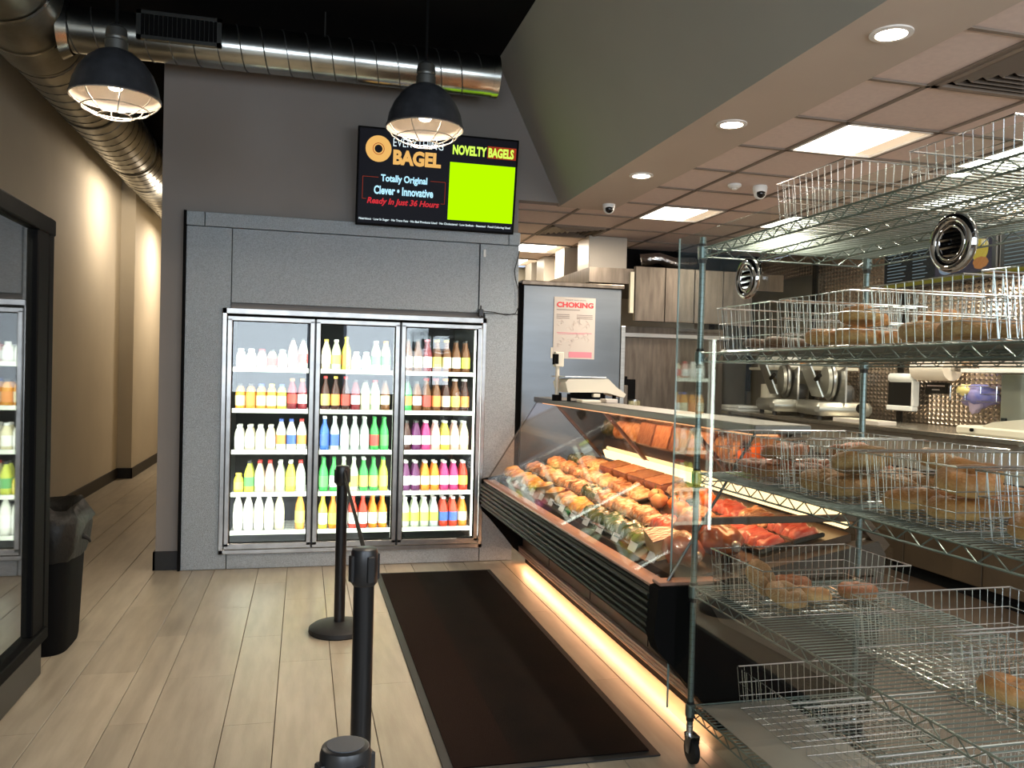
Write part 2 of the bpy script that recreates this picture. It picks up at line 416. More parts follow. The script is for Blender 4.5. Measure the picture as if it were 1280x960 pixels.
for j in range(-10, 12):
    y = round(Y0+j*P_, 2)
    if y < -2.2 or y+P_ > 11.1: continue
    for i in range(len(xs)-1):
        a, b2 = xs[i], xs[i+1]
        if y+P_ <= YC+.3 and b2 < 2.95:
            a = max(a, 2.55)
            if b2 <= 2.56: continue
        if (round(xs[i], 2), y) in LIGHTS or (round(xs[i], 2), y) in VENTS: continue
        ya = y
        if b2 < 2.95 and y < YC+.15: 
            if xs[i] < 2.5: ya = YC+.15
        key = (round(b2-a, 2), round(y+P_-ya, 2))
        if key not in TILE:
            TILE[key] = MB().bbox(0, b2-a-.016, 0, y+P_-ya-.016, 0, .018, .003).mesh('ceiling_tile', m_tile)
        put('ceiling_tile', TILE[key], ce, (a+.008, ya+.008, 3.0015+random.uniform(0, .001)))
# ---- ceiling lights (troffers)
def lkey(k): return k[1]*10+k[0]
LN = {(2.9, 4.05): 'large square ceiling light panel above the wire rack, nearest and biggest', (2.9, 6.49): 'square ceiling light panel beyond the black dome cameras, middle one in view',
      (2.29, 8.93): 'square ceiling light panel just right of the wall screen, above the cooler corner', (2.29, 10.15): 'small far ceiling light panel low beside the cooler corner'}
for n_, (lx, ly) in enumerate(sorted(LIGHTS)):
    if ly < -2.2: continue
    lab = LN.get((lx, ly), 'square recessed ceiling light panel above the kitchen, hidden behind the rack, number %s along' % ORD[n_])
    t = thing('ceiling_light', lab, 'ceiling light', (lx+.305, ly+.305, 2.99), group='square light panels in the drop ceiling')
    fr = MB(); a, b2, c, d = lx+.012, lx+P_-.012, ly+.012, ly+P_-.012
    fr.box(a, b2, c, c+.02, 2.99, 3.01).box(a, b2, d-.02, d, 2.99, 3.01).box(a, a+.02, c, d, 2.99, 3.01).box(b2-.02, b2, c, d, 2.99, 3.01)
    fr.build('frame', m_trim, t)
    MB().box(a+.02, b2-.02, c+.02, d-.02, 3.006, 3.012).build('back_pan', m_troff2, t)
    MB().box(a+.02, a+.44, c+.02, d-.02, 2.998, 3.004).build('diffuser', m_troff, t)
def vent(lx, ly, lab):
    t = thing('ceiling_vent', lab, 'vent', (lx+.305, ly+.305, 2.99))
    fr = MB(); a, b2, c, d = lx+.012, lx+P_-.012, ly+.012, ly+P_-.012
    fr.box(a, b2, c, c+.03, 2.985, 3.0).box(a, b2, d-.03, d, 2.985, 3.0).box(a, a+.03, c, d, 2.985, 3.0).box(b2-.03, b2, c, d, 2.985, 3.0)
    fr.build('frame', m_tbar, t)
    MB().box(a, b2, c, d, 3.04, 3.05).build('dark_throat', m_black, t)
    for q in range(1, 6):
        i = .03+q*.045
        s = MB()
        for z0 in (2.986,):
            s.slab((a+i, c+i, z0), (b2-i, c+i, z0), (b2-i+.02, c+i-.02, z0+.03), (a+i-.02, c+i-.02, z0+.03), .003)
            s.slab((a+i, d-i, z0), (b2-i, d-i, z0), (b2-i+.02, d-i+.02, z0+.03), (a+i-.02, d-i+.02, z0+.03), .003)
            s.slab((a+i, c+i, z0), (a+i, d-i, z0), (a+i-.02, d-i+.02, z0+.03), (a+i-.02, c+i-.02, z0+.03), .003)
            s.slab((b2-i, c+i, z0), (b2-i, d-i, z0), (b2-i+.02, d-i+.02, z0+.03), (b2-i+.02, c+i-.02, z0+.03), .003)
        s.build('louvre_ring', m_tbar, t)
vent(2.29, round(4.05+6*P_, 2), 'small square ceiling air vent beyond the white dome camera near the cooler')
vent(2.90, round(4.05-2*P_, 2), 'large square louvred air vent at the upper right ceiling edge')
# ---- recessed downlights in the soffit
DL = [(5.51, 'smallest round downlight in the soffit, farthest of the three'), (4.23, 'middle round downlight in the soffit'), (2.93, 'largest round downlight in the soffit, top right'),
      (1.65, None), (.37, None)]
for y, lab in DL:
    if lab is None: lab = 'round soffit downlight overhead outside the picture, %s the viewer' % ('just ahead of' if y > 1 else 'level with')
    t = thing('downlight', lab, 'ceiling light', (2.29, y, 2.97), group='round downlights in the soffit')
    MB().lathe([(.085, 2.979), (.085, 2.972), (.062, 2.970), (.062, 2.979)], (2.29, y, 0), 28, cap0=False, cap1=False).build('trim_ring', m_trim, t, smooth=True)
    MB().lathe([(.0, 2.974), (.061, 2.974), (.061, 2.978), (0, 2.978)], (2.29, y, 0), 24, cap0=False, cap1=False).build('lamp', m_can, t)
    area('downlight_beam', (2.29, y, 2.965), (.1, .1), 13, LAMP, (0, 0, -1), 2.4)
area('troffer_beam', (3.12, 4.35, 2.985), (.4, .5), 38, LAMP, (0, 0, -1))
area('troffer_beam', (3.12, 6.79, 2.985), (.4, .5), 38, LAMP, (0, 0, -1))
area('troffer_beam', (2.5, 9.23, 2.985), (.4, .5), 38, LAMP, (0, 0, -1))
area('troffer_beam', (4.9, 5.6, 2.985), (.4, .5), 40, LAMP, (0, 0, -1))

# ---- dome cameras
def dome(x, y, lab):
    t = thing('dome_camera', lab, 'security camera', (x, y, 2.96))
    MB().lathe([(.05, 3.0), (.055, 2.985), (.05, 2.95), (.042, 2.945)], (x, y, 0), 20).build('housing', m_white, t, smooth=True)
    c = Vector((x, y, 2.945)); d = (Vector((-.25, -1, -.25))).normalized()
    MB().ball(c, .046, 16, 10).build('ball', m_white, t, smooth='all')
    MB().ball(c+d*.016, .037, 14, 10).build('lens', m_capd, t, smooth='all')
dome(2.44, 6.55, 'white dome camera with black eye at the soffit corner by the grey wall')
dome(3.28, 5.60, 'white dome camera with black eye under the tiles beside the larger light panel')
t = thing('smoke_detector', 'small round white detector on the ceiling left of the right dome camera', 'detector', (3.08, 5.62, 2.97))
MB().lathe([(.05, 3.0), (.05, 2.985), (.03, 2.97)], (3.08, 5.62, 0), 18).build('base', m_white, t, smooth=True)
MB().lathe([(.02, 2.972), (.02, 2.962), (.012, 2.958)], (3.08, 5.62, 0), 14).build('sensor_cap', m_trim, t, smooth=True)

# ================================================================== DUCTS
def spiral(name, lab, p0, p1, R, pitch, m, n=32, extra=None):
    t = thing(name, lab, 'duct', p0)
    p0 = Vector(p0); p1 = Vector(p1); L_ = (p1-p0).length
    MB().tube([p0, p1], R, n).build('pipe', m, t, smooth=True)
    d = (p1-p0).normalized(); k = 0
    s = MB(); q = pitch/2
    e = d.cross(Vector((0, 0, 1))).normalized(); g = d.cross(e)
    pts = []
    turns = int(L_/pitch)
    # one continuous locked seam winding round the pipe
    for i in range(turns*24+1):
        a = 2*PI*i/24; pts.append(p0+d*(i/24*pitch)+(e*math.cos(a)+g*math.sin(a))*(R+.001))
    s.tube(pts, .0045, 4)
    s.build('spiral_seam', m_seam, t)
    return t
td = spiral('round_duct', 'shiny horizontal spiral duct crossing in front of the grey wall', (-1.56, 6.2, 3.80), (1.36, 6.2, 3.80), .152, .155, m_duct)
MB().lathe([(.158, 0), (.158, .05), (.15, .05)], (1.33, 6.2, 3.80), 32, 'x').build('end_cap', m_duct, td, smooth=True)
# register on the duct
t = MB()
r = thing('duct_register', 'rectangular slotted air register on the horizontal duct beside the left pendant', 'vent', (-.87, 6.03, 3.72))
a0, a1 = -1.10, -.62
t.box(a0-.03, a1+.03, 6.02, 6.045, 3.73, 3.755).box(a0-.03, a1+.03, 6.02, 6.045, 3.895, 3.92).box(a0-.03, a0, 6.02, 6.045, 3.73, 3.92).box(a1, a1+.03, 6.02, 6.045, 3.73, 3.92)
t.box(a0-.03, a1+.03, 6.045, 6.12, 3.73, 3.735)
t.build('frame', m_duct, r)
MB().box(a0, a1, 6.04, 6.05, 3.755, 3.895).build('dark_opening', m_black, r)
for i in range(16):
    xx = a0+.02+i*.029
    MB().box(xx, xx+.003, 6.024, 6.04, 3.756, 3.894).build('blade', m_duct, r)
# big duct along the left wall
tb_ = spiral('round_duct', 'large dull spiral duct running back along the left wall', (-1.86, 6.58, 3.86), (-1.86, 13.5, 3.86), .275, .19, m_ductd, 40)
for y in (7.9, 9.7, 10.6): MB().lathe([(.279, 0), (.284, .01), (.284, .05), (.279, .06)], (-1.86, y, 3.86), 40, 'y', cap0=False, cap1=False).build('joint_band', m_seam, tb_, smooth=True)
t = thing('duct_elbow', 'fat duct elbow with copper-lit collar in the upper left corner', 'duct', (-1.86, 6.0, 3.86))
arc = [(-1.86, 6.55, 3.86), (-1.86, 6.2, 3.87), (-1.87, 5.85, 3.92), (-1.90, 5.55, 4.03), (-1.95, 5.3, 4.2), (-1.97, 5.2, 4.27)]
MB().tube(arc, .285, 40, cap=False).build('bend', m_ductd, t, smooth=True)
s = MB()
for q in (1, 2, 3, 4): 
    p = Vector(arc[q]); dd = (Vector(arc[q+1])-Vector(arc[q-1])).normalized()
    s.tube([p-dd*.012, p+dd*.012], .292, 40, cap=False)
s.build('bend_seam', m_duct, t, smooth=True)
MB().tube([(-1.62, 6.2, 3.80), (-1.56, 6.2, 3.80)], [.20, .165], 32, cap=False).build('branch_collar', m_duct, t, smooth=True)
# hanger rods
for x_, y_, lab in ((.1, 6.2, 'thin hanger strap holding the horizontal duct to the black ceiling'),):
    o = MB().cyl((x_, y_, 3.95), (x_, y_, 4.13), .006, 6).build('hanger_rod', m_seam); tag(o, lab, 'hanger')

# ================================================================== PENDANTS
def pendant(x, y, z, lab):
    t = thing('pendant_lamp', lab, 'pendant lamp', (x, y, z), group='industrial caged pendants')
    dome_ = [(.200, z), (.205, z+.006), (.198, z+.02), (.188, z+.07), (.165, z+.125), (.13, z+.175), (.09, z+.21), (.052, z+.228)]
    MB().lathe(dome_, (x, y, 0), 40, cap0=False, cap1=True).build('shade', m_shade, t, smooth=True)
    ins = [(.196, z+.002), (.182, z+.07), (.16, z+.12), (.125, z+.168), (.05, z+.205)]
    MB().lathe(ins, (x, y, 0), 40, cap0=False, cap1=True).build('reflector', m_shin, t, smooth=True)
    MB().lathe([(.05, z+.22), (.052, z+.27), (.046, z+.275), (.046, z+.285), (.050, z+.29), (.046, z+.33), (.03, z+.345)], (x, y, 0), 24).build('neck', m_seam, t, smooth=True)
    MB().cyl((x, y, z+.34), (x, y, 4.13), .008, 8).build('stem', m_black, t)
    MB().lathe([(.0, z+.035), (.028, z+.045), (.045, z+.075), (.045, z+.10), (.028, z+.14), (.02, z+.19)], (x, y, 0), 16, cap0=False).build('bulb', m_bulb, t, smooth=True)
    c = MB()
    for (rr, zz) in ((.200, z-.002), (.150, z-.050), (.075, z-.082)):
        c.tube([(x+rr*math.cos(a), y+rr*math.sin(a), zz) for a in [2*PI*i/28 for i in range(28)]], .0032, 5, closed=True)
    for i in range(8):
        a = 2*PI*i/8+.3
        pts = [(x+rr*math.cos(a), y+rr*math.sin(a), zz) for rr, zz in ((.2, z), (.18, z-.028), (.15, z-.05), (.11, z-.071), (.075, z-.082))]
        c.tube(pts, .003, 5)
    c.build('wire_cage', m_wirel, t, smooth=True)
    area('pendant_beam', (x, y, z+.03), (.1, .1), 14, LAMP, (0, 0, -1))
pendant(-.895, 4.32, 2.815, 'caged dome pendant lamp at the left, below the register')
pendant(.59, 4.36, 2.825, 'caged dome pendant lamp in front of the wall screen')

# corridor lights, hidden behind the grey wall's corner
area('corridor_lamp', (-1.58, 10.9, 3.45), (.2, .2), 20, LAMP, (-1, .05, .1))
area('corridor_lamp', (-1.5, 13.4, 3.5), (.3, .3), 42, LAMP, (-.2, 0, -1))
for y in (10.4, 13.6):
    t = thing('corridor_spot', 'corridor ceiling spot hidden past the corner, %s one' % ('nearer' if y < 12 else 'farther'), 'ceiling light', (-1.45, y, 3.6))
    MB().lathe([(.10, 3.56), (.10, 3.62), (.06, 3.75)], (-1.45, y, 0), 16).build('can', m_shade, t, smooth=True)
    MB().cyl((-1.45, y, 3.75), (-1.45, y, 4.13), .01, 6).build('stem', m_black, t)
# small framed screen at the corridor end
t = thing('corridor_screen', 'small dark-framed picture screen far down the corridor past the wall corner', 'screen', (-2.25, 15, 2.6))
MB().box(-2.48, -2.10, 14.98, 15.03, 2.58, 3.16).build('frame', mat('dark wood frame', (.05, .02, .015), .4), t)
MB().box(-2.45, -2.13, 14.972, 14.98, 2.61, 3.13).build('picture', mat('picture print', (.55, .36, .16), .4, col2=(.15, .16, .30), vscale=2.5, emit=(.5, .3, .15), estr=.25), t)
MB().box(-2.35, -2.30, 15.03, 16.3, 2.75, 2.80).build('bracket', m_black, t)

# ================================================================== WALK-IN COOLER
co = thing('walk_in_cooler', 'walk-in cooler front of grey embossed metal panels with three glass doors', 'cooler', (.42, YC, 0))
F0, F1 = YC-.03, YC+.03
def panel(x0, x1, z0, z1, y0=F0, name='wall_panel'):
    g = .0025; MB().bbox(x0+g, x1-g, y0, F1-.002, z0+g, z1-g, .003).build(name, m_stucco, co)
panel(-.877, -.547, 0.0, 2.608); panel(-.547, 1.376, 2.04, 2.608)
panel(1.376, 1.71, 2.04, 2.608); panel(1.43, 1.71, 0, 2.04); panel(-.547, 1.43, .0, .125)
panel(-.877, -.745, 2.608, 2.717, F0-.012, 'cap_strip'); panel(-.745, 1.615, 2.608, 2.717, F0-.012, 'cap_strip'); panel(1.615, 1.715, 2.608, 2.717, F0-.012, 'cap_strip')
MB().box(-.895, -.878, F0-.012, F1, 0, 2.72).build('edge_seal', m_black, co)
MB().box(.35, .352, F0-.0015, F0, 0.0, .001).build('edge_seal', m_black, co)
# door frame
DX = (-.605, 1.446); DZ = (.118, 2.0)
fr = MB(); t_ = .045
fr.bbox(DX[0], DX[1], F0-.02, F1, DZ[1]-t_, DZ[1], .004).bbox(DX[0], DX[1], F0-.02, F1, DZ[0], DZ[0]+.035, .004)
fr.bbox(DX[0], DX[0]+.035, F0-.02, F1, DZ[0], DZ[1], .004).bbox(DX[1]-.035, DX[1], F0-.02, F1, DZ[0], DZ[1], .004)
fr.build('door_frame', m_alum, co)
MB().box(DX[0]+.03, DX[1]-.03, F0-.002, F0+.02, DZ[1]-.065, DZ[1]-.04).build('header_gasket', m_black, co)
doors = [(-.565, .078, 'left'), (.090, .738, 'middle'), (.752, 1.405, 'right')]
for a, b2, nm in doors:
    z0, z1 = .158, 1.938; y0, y1 = F0-.035, F0+.01; s_ = .034
    d = MB().bbox(a, b2, y0, y1, z0, z0+.045, .003).bbox(a, b2, y0, y1, z1-s_, z1, .003).bbox(a, a+s_, y0, y1, z0+.02, z1-.02, .003).bbox(b2-s_, b2, y0, y1, z0+.02, z1-.02, .003)
    do = d.build('door', m_alum, co)
    MB().box(a+s_, b2-s_, y0+.018, y0+.022, z0+.045, z1-s_).build('glass_pane', m_glass, do)
    g = MB()
    g.box(a+s_-.002, a+s_+.006, y0+.01, y1+.002, z0+.04, z1-s_).box(b2-s_-.006, b2-s_+.002, y0+.01, y1+.002, z0+.04, z1-s_).box(a+s_, b2-s_, y0+.01, y1+.002, z1-s_-.006, z1-s_).box(a+s_, b2-s_, y0+.01, y1+.002, z0+.042, z0+.05)
    g.build('gasket', m_black, do)
    g = MB().tube([(b2-.012, y0-.001, .85), (b2-.012, y0-.03, .87), (b2-.012, y0-.03, 1.15), (b2-.012, y0-.001, 1.17)], .007, 8) if False else None
for xm in (.084, .745): MB().box(xm-.012, xm+.012, F0+.0, F1+.02, .15, 1.955).build('mullion', m_plast, co)
# interior liner
I0, I1, J0, J1 = -.60, 1.44, YC+.15, 8.1
li = MB().box(I0-.02, I0, J0-.1, J1, 0.02, 2.1).box(I1, I1+.02, J0-.1, J1, 0.02, 2.1).box(I0, I1, J0-.1, J1, 2.0, 2.04).box(I0, I1, J0-.1, J1, .05, .09)
li.build('liner', m_int, co)
MB().box(I0, I1, J1, J1+.03, .05, 2.05).build('back_liner', m_dark, co)
# led strips on the mullions, facing the stock
LX = (-.545, .06, .108, .715, .775, 1.385)
for i, xm in enumerate(LX):
    sgn = 1 if i % 2 == 0 else -1
    MB().box(xm-.008, xm+.008, F1+.002, F1+.03, .2, 1.92).build('light_strip', m_strip, co)
for a, b2, nm in doors:
    area('cooler_led', ((a+b2)/2, F1+.03, 1.02), (.60, 1.7), 6.5, (.93, 1, .93), (0, 1, 0))
SHZ = [1.545, 1.222, .897, .563, .262]
for di, (a, b2, nm) in enumerate(doors):
    for si, z in enumerate(SHZ):
        s = MB()
        for q in range(9):
            yy = F1+.10+q*.055; s.cyl((a+.03, yy, z-.006), (b2-.03, yy, z-.006), .0035, 5)
        for q in range(12):
            xx = a+.035+q*(b2-a-.07)/11; s.cyl((xx, F1+.09, z-.002), (xx, F1+.56, z-.002), .002, 4)
        sh = s.build('shelf', m_white, co)
        MB().bbox(a+.028, b2-.028, F1+.075, F1+.085, z-.028, z+.006, .002).build('price_rail', m_rail, sh)
    for xx in (a+.02, b2-.02): MB().box(xx-.006, xx+.006, F1+.09, F1+.105, .1, 1.95).build('shelf_post', m_white, co)

# ---- bottles
def c_(n, col, rough=.22, **k): return mat(n, col, rough, spec=.6, **k)
BODY = {'milk': c_('milk white', (.85, .84, .76)), 'pink': c_('pink milk', (.80, .48, .42)), 'oj': c_('orange juice', (.80, .36, .06)), 'dkred': c_('dark red juice', (.22, .02, .03)),
        'cream': c_('cream drink', (.80, .72, .48)), 'yellow': c_('yellow drink', (.78, .66, .08)), 'brown': c_('brown tea', (.16, .06, .02)), 'cola': c_('cola brown', (.06, .02, .015)),
        'green': c_('green soda', (.06, .42, .10)), 'pale': c_('pale soda', (.62, .70, .50)), 'clear': c_('clear water', (.55, .62, .60)), 'orange': c_('orange soda', (.85, .26, .03)),
        'red': c_('red soda', (.70, .06, .03)), 'magenta': c_('magenta drink', (.55, .05, .20)), 'purple': c_('purple drink', (.12, .02, .10)), 'lime': c_('lime drink', (.62, .68, .08)), 'blue': c_('blue drink', (.05, .15, .50))}
LAB = {'w': c_('white label', (.85, .84, .80), .5), 'y': c_('yellow label', (.80, .68, .15), .5), 'r': c_('red label', (.65, .08, .06), .5), 'b': c_('blue label', (.06, .14, .50), .5), 'o': c_('orange label', (.80, .30, .08), .5), 'c': c_('cream label', (.78, .70, .48), .5), 'g': c_('green label', (.12, .40, .12), .5), 'l': c_('lime label', (.70, .78, .10), .5)}
CAP = {'w': c_('white cap', (.80, .80, .78)), 'k': c_('black cap', (.03, .03, .03)), 'r': c_('red cap', (.60, .05, .05)), 'o': c_('orange cap', (.85, .35, .05)), 'b': c_('blue cap', (.06, .12, .45)), 'g': c_('green cap', (.05, .30, .08)), 'y': c_('yellow cap', (.80, .62, .10)), 'p': c_('pink cap', (.80, .25, .30))}
SHP = {  # kind: (profile r,z of body ; label z0,z1 ; cap r,z0,z1)
 'bottle': ([(.028, 0), (.033, .006), (.033, .13), (.030, .15), (.020, .185), (.013, .205), (.013, .215)], (.045, .115, .0337), (.0155, .213, .232)),
 'tall': ([(.026, 0), (.031, .006), (.031, .14), (.026, .165), (.014, .20), (.0115, .235), (.0115, .24)], (.035, .12, .0317), (.014, .238, .256)),
 'wide': ([(.033, 0), (.038, .006), (.038, .09), (.037, .12), (.028, .15), (.018, .165), (.018, .17)], (.025, .10, .0387), (.0205, .168, .188)),
 'jug': ([(.036, 0), (.041, .008), (.041, .15), (.036, .19), (.020, .235), (.014, .25), (.014, .255)], (.05, .14, .0417), (.0175, .253, .272)),
 'short': ([(.030, 0), (.034, .006), (.034, .07), (.030, .09), (.019, .108), (.019, .112)], (.018, .068, .0347), (.0215, .11, .125))}
_proto = {}
def bottle_mesh(kind):
    if kind in _proto: return _proto[kind]
    pr, lb, cp = SHP[kind]; n = 14
    def smooth(mb, nm): return mb.mesh(nm, None or m_white, True)
    b_ = smooth(MB().lathe(pr, (0, 0, 0), n), 'body'); l_ = smooth(MB().lathe([(lb[2], lb[0]), (lb[2], lb[1])], (0, 0, 0), n, cap0=False, cap1=False), 'label_band')
    c = smooth(MB().lathe([(cp[0], cp[1]), (cp[0]*1.02, cp[2]-.003), (cp[0]*.85, cp[2])], (0, 0, 0), 12), 'cap')
    _proto[kind] = (b_, l_, c); return _proto[kind]
_bm = {}
def bottle_parts(kind, body, lab, cap):
    k = (kind, body, lab, cap)
    if k in _bm: return _bm[k]
    out = []
    for me, m in zip(bottle_mesh(kind), (BODY[body], LAB[lab], CAP[cap])):
        c = me.copy(); c.materials.clear(); c.materials.append(m); out.append(c)
    _bm[k] = out; return out
NM = {'milk': 'white milk', 'pink': 'pink', 'oj': 'orange juice', 'dkred': 'dark red', 'cream': 'cream', 'yellow': 'yellow', 'brown': 'amber', 'cola': 'dark brown', 'green': 'green', 'pale': 'pale yellow', 'clear': 'clear', 'orange': 'orange', 'red': 'red', 'magenta': 'magenta', 'purple': 'purple', 'lime': 'lime', 'blue': 'blue'}
LNM = {'w': 'white', 'y': 'yellow', 'r': 'red', 'b': 'blue', 'o': 'orange', 'c': 'cream', 'g': 'green', 'l': 'lime'}
SHN = ['top shelf', 'second shelf', 'third shelf', 'fourth shelf', 'bottom shelf']
def bottle(kind, body, lab, cap, loc, label, group, scale=1):
    t = thing('bottle', label, 'bottle', loc, (0, 0, random.uniform(-.5, .5)), group); q_ = min(1.16, .0775/2/SHP[kind][1][2]); t.scale = (q_, q_, scale*1.06)
    for nm, me in zip(('body', 'label_band', 'cap'), bottle_parts(kind, body, lab, cap)): put(nm, me, t)
B = lambda k, b, l, c: (k, b, l, c)
STOCK = [
 [ [B('short', 'milk', 'w', 'w')]*2+[B('short', 'pink', 'w', 'r'), B('short', 'cream', 'r', 'k'), B('short', 'milk', 'w', 'w'), B('bottle', 'pink', 'w', 'k'), B('bottle', 'milk', 'r', 'k')],
   [B('wide', 'oj', 'c', 'k'), B('wide', 'oj', 'o', 'k'), B('wide', 'oj', 'c', 'b'), B('wide', 'oj', 'w', 'y'), B('wide', 'yellow', 'c', 'b'), B('bottle', 'dkred', 'r', 'o'), B('bottle', 'dkred', 'w', 'o')],
   [B('wide', 'milk', 'w', 'w'), B('wide', 'cream', 'w', 'w'), B('wide', 'milk', 'c', 'w'), B('wide', 'cream', 'w', 'w'), B('bottle', 'milk', 'o', 'b'), B('bottle', 'milk', 'b', 'b'), B('bottle', 'milk', 'o', 'r')],
   [B('short', 'yellow', 'y', 'y'), B('bottle', 'lime', 'g', 'k'), B('bottle', 'cream', 'w', 'r'), B('bottle', 'pink', 'c', 'r'), B('bottle', 'pale', 'c', 'w'), B('bottle', 'yellow', 'l', 'w'), B('bottle', 'milk', 'w', 'r')],
   [B('jug', 'milk', 'w', 'w'), B('jug', 'milk', 'w', 'b'), B('jug', 'milk', 'c', 'w'), B('jug', 'milk', 'w', 'w'), B('jug', 'cream', 'c', 'y'), None, B('jug', 'oj', 'y', 'o')] ],
 [ [B('bottle', 'cream', 'w', 'y'), B('bottle', 'pale', 'y', 'w'), B('tall', 'yellow', 'o', 'y'), B('short', 'clear', 'w', 'w'), B('short', 'clear', 'w', 'w'), B('bottle', 'pale', 'g', 'w'), B('bottle', 'cream', 'g', 'o')],
   [B('tall', 'cola', 'y', 'r'), B('tall', 'cola', 'o', 'y'), B('tall', 'cola', 'r', 'r'), B('bottle', 'dkred', 'w', 'k'), B('bottle', 'pale', 'c', 'k'), B('bottle', 'pale', 'w', 'r'), B('bottle', 'brown', 'c', 'k')],
   [B('tall', 'blue', 'b', 'w'), B('tall', 'clear', 'b', 'w'), B('tall', 'clear', 'w', 'w'), B('tall', 'clear', 'w', 'w'), B('tall', 'clear', 'w', 'w'), B('tall', 'green', 'r', 'g'), B('tall', 'green', 'g', 'g')],
   [B('tall', 'green', 'g', 'g'), B('tall', 'green', 'w', 'g'), B('tall', 'pale', 'w', 'w'), B('tall', 'pale', 'y', 'w'), B('tall', 'green', 'y', 'w'), B('tall', 'green', 'y', 'g'), B('tall', 'lime', 'y', 'g')],
   [B('tall', 'yellow', 'w', 'o'), B('tall', 'orange', 'l', 'o'), B('tall', 'pink', 'w', 'r'), B('tall', 'red', 'w', 'r'), B('tall', 'red', 'w', 'r'), B('tall', 'orange', 'w', 'o'), B('tall', 'orange', 'c', 'o')] ],
 [ [B('tall', 'brown', 'w', 'k'), B('tall', 'brown', 'c', 'k'), B('tall', 'dkred', 'w', 'p'), B('tall', 'brown', 'y', 'y'), B('tall', 'brown', 'c', 'y'), B('tall', 'brown', 'w', 'k'), B('tall', 'brown', 'l', 'k')],
   [B('bottle', 'green', 'o', 'k'), B('bottle', 'brown', 'w', 'k'), B('tall', 'brown', 'r', 'r'), B('tall', 'brown', 'o', 'r'), B('tall', 'cola', 'c', 'o'), B('tall', 'brown', 'y', 'w'), B('tall', 'cola', 'o', 'w')],
   [B('bottle', 'cola', 'w', 'k'), B('bottle', 'purple', 'w', 'k'), B('bottle', 'magenta', 'w', 'w'), B('bottle', 'pink', 'w', 'w'), B('bottle', 'yellow', 'w', 'w'), B('bottle', 'pink', 'w', 'w'), B('bottle', 'cream', 'w', 'w')],
   [B('bottle', 'purple', 'w', 'w'), B('bottle', 'purple', 'w', 'w'), B('bottle', 'orange', 'c', 'w'), B('bottle', 'orange', 'w', 'w'), B('bottle', 'magenta', 'w', 'w'), B('bottle', 'magenta', 'w', 'w'), B('bottle', 'red', 'l', 'w')],
   [B('bottle', 'pale', 'l', 'w'), B('bottle', 'pale', 'l', 'w'), B('bottle', 'pale', 'y', 'w'), B('bottle', 'clear', 'l', 'w'), B('bottle', 'red', 'b', 'w'), B('bottle', 'red', 'b', 'w'), B('bottle', 'orange', 'c', 'w')] ]]
for di, (a, b2, nm) in enumerate(doors):
    for si, z in enumerate(SHZ):
        row = STOCK[di][si]; n = len(row); w_ = (b2-a-.09)/n
        for i, it in enumerate(row):
            if it is None: continue
            xx = a+.045+w_*(i+.5)
            g = 'bottles on the %s behind the %s cooler door' % (SHN[si], nm)
            lab = '%s bottle with %s label, %s from left, %s, %s cooler door' % (NM[it[1]], LNM[it[2]], ORD[i], SHN[si], nm)
            bottle(*it, (xx, F1+.14, z+.0015), lab, g, 1.0 if it[0] != 'short' else 1.15)
            if it[0] not in ('jug', 'wide') or si in (1, 2):
                lab = 'second-row %s bottle behind the %s one, %s, %s cooler door' % (NM[it[1]], ORD[i], SHN[si], nm)
                bottle(*it, (xx+random.uniform(-.003, .003), F1+.235, z+.0015), lab, g+', second row', 1.0)

# cable down the cooler's right edge
o = MB().tube([(1.71, F0-.02, 2.58), (1.69, F0-.03, 2.5), (1.665, F0-.03, 2.40), (1.675, F0-.03, 2.33), (1.70, F0-.03, 2.25), (1.705, F0-.03, 2.10), (1.68, F0-.03, 2.045), (1.60, F0-.03, 2.03), (1.5, F0-.03, 2.05), (1.41, F0-.03, 2.055)], .004, 6).build('power_cable', m_rub)
tag(o, 'thin black cable looping down the right edge of the cooler', 'cable')
t = thing('door_heater_plug', 'small black plug box at the cooler door frame corner', 'plug', (1.395, F0-.025, 2.0))
MB().bbox(1.37, 1.41, F0-.05, F0-.003, 2.01, 2.07, .005).build('box', m_plast, t)
MB().cyl((1.39, F0-.03, 2.07), (1.39, F0-.03, 2.10), .006, 8).build('strain_relief', m_rub, t)
MB().box(1.378, 1.382, F0-.006, F0-.0005, 2.10, 2.60).build('cord', m_rub, t)
o = MB().bbox(1.405, 1.425, F0-.012, F0-.0005, 2.50, 2.56, .002).build('door_tag', m_white); tag(o, 'tiny white sticker on the cooler panel near its top right', 'sticker')

# ================================================================== WALL SCREEN
tilt = math.radians(9)
tv = thing('menu_screen', 'wall-mounted screen with EVERYTHING BAGEL sign and lime green square', 'screen', (1.002, 6.60, 2.685), (tilt, 0, 0))
w_, h_ = 1.27, .745
MB().bbox(-w_/2, w_/2, -.005, .04, 0, h_, .004).build('bezel', m_satin, tv, world=False)
scr = MB().box(-w_/2+.014, w_/2-.014, -.0065, -.005, .018, h_-.014).build('screen_panel', mat('screen black', (.002, .002, .003), .35, spec=.05, emit=(.004, .004, .006), estr=1), tv, world=False)
MB().bbox(-.12, .12, .035, .125, .2, .5, .01).build('mount', m_black, tv, world=False)
U = lambda u: -w_/2+u*w_
V = lambda v: h_*(1-v)
e_w = emis('screen white', (.80, .95, 1), 1.0); e_c = emis('screen cyan', (.45, .80, 1), 1.0); e_o = emis('screen gold', (.75, .42, .12), .95)
e_g = emis('screen lime', (.42, .86, 0), 1.0); e_r = emis('screen red', (.60, .03, .04), .9); e_l = emis('screen lime text', (.62, .95, .10), 1.0); e_br = emis('screen rust', (.35, .04, .015), .8)
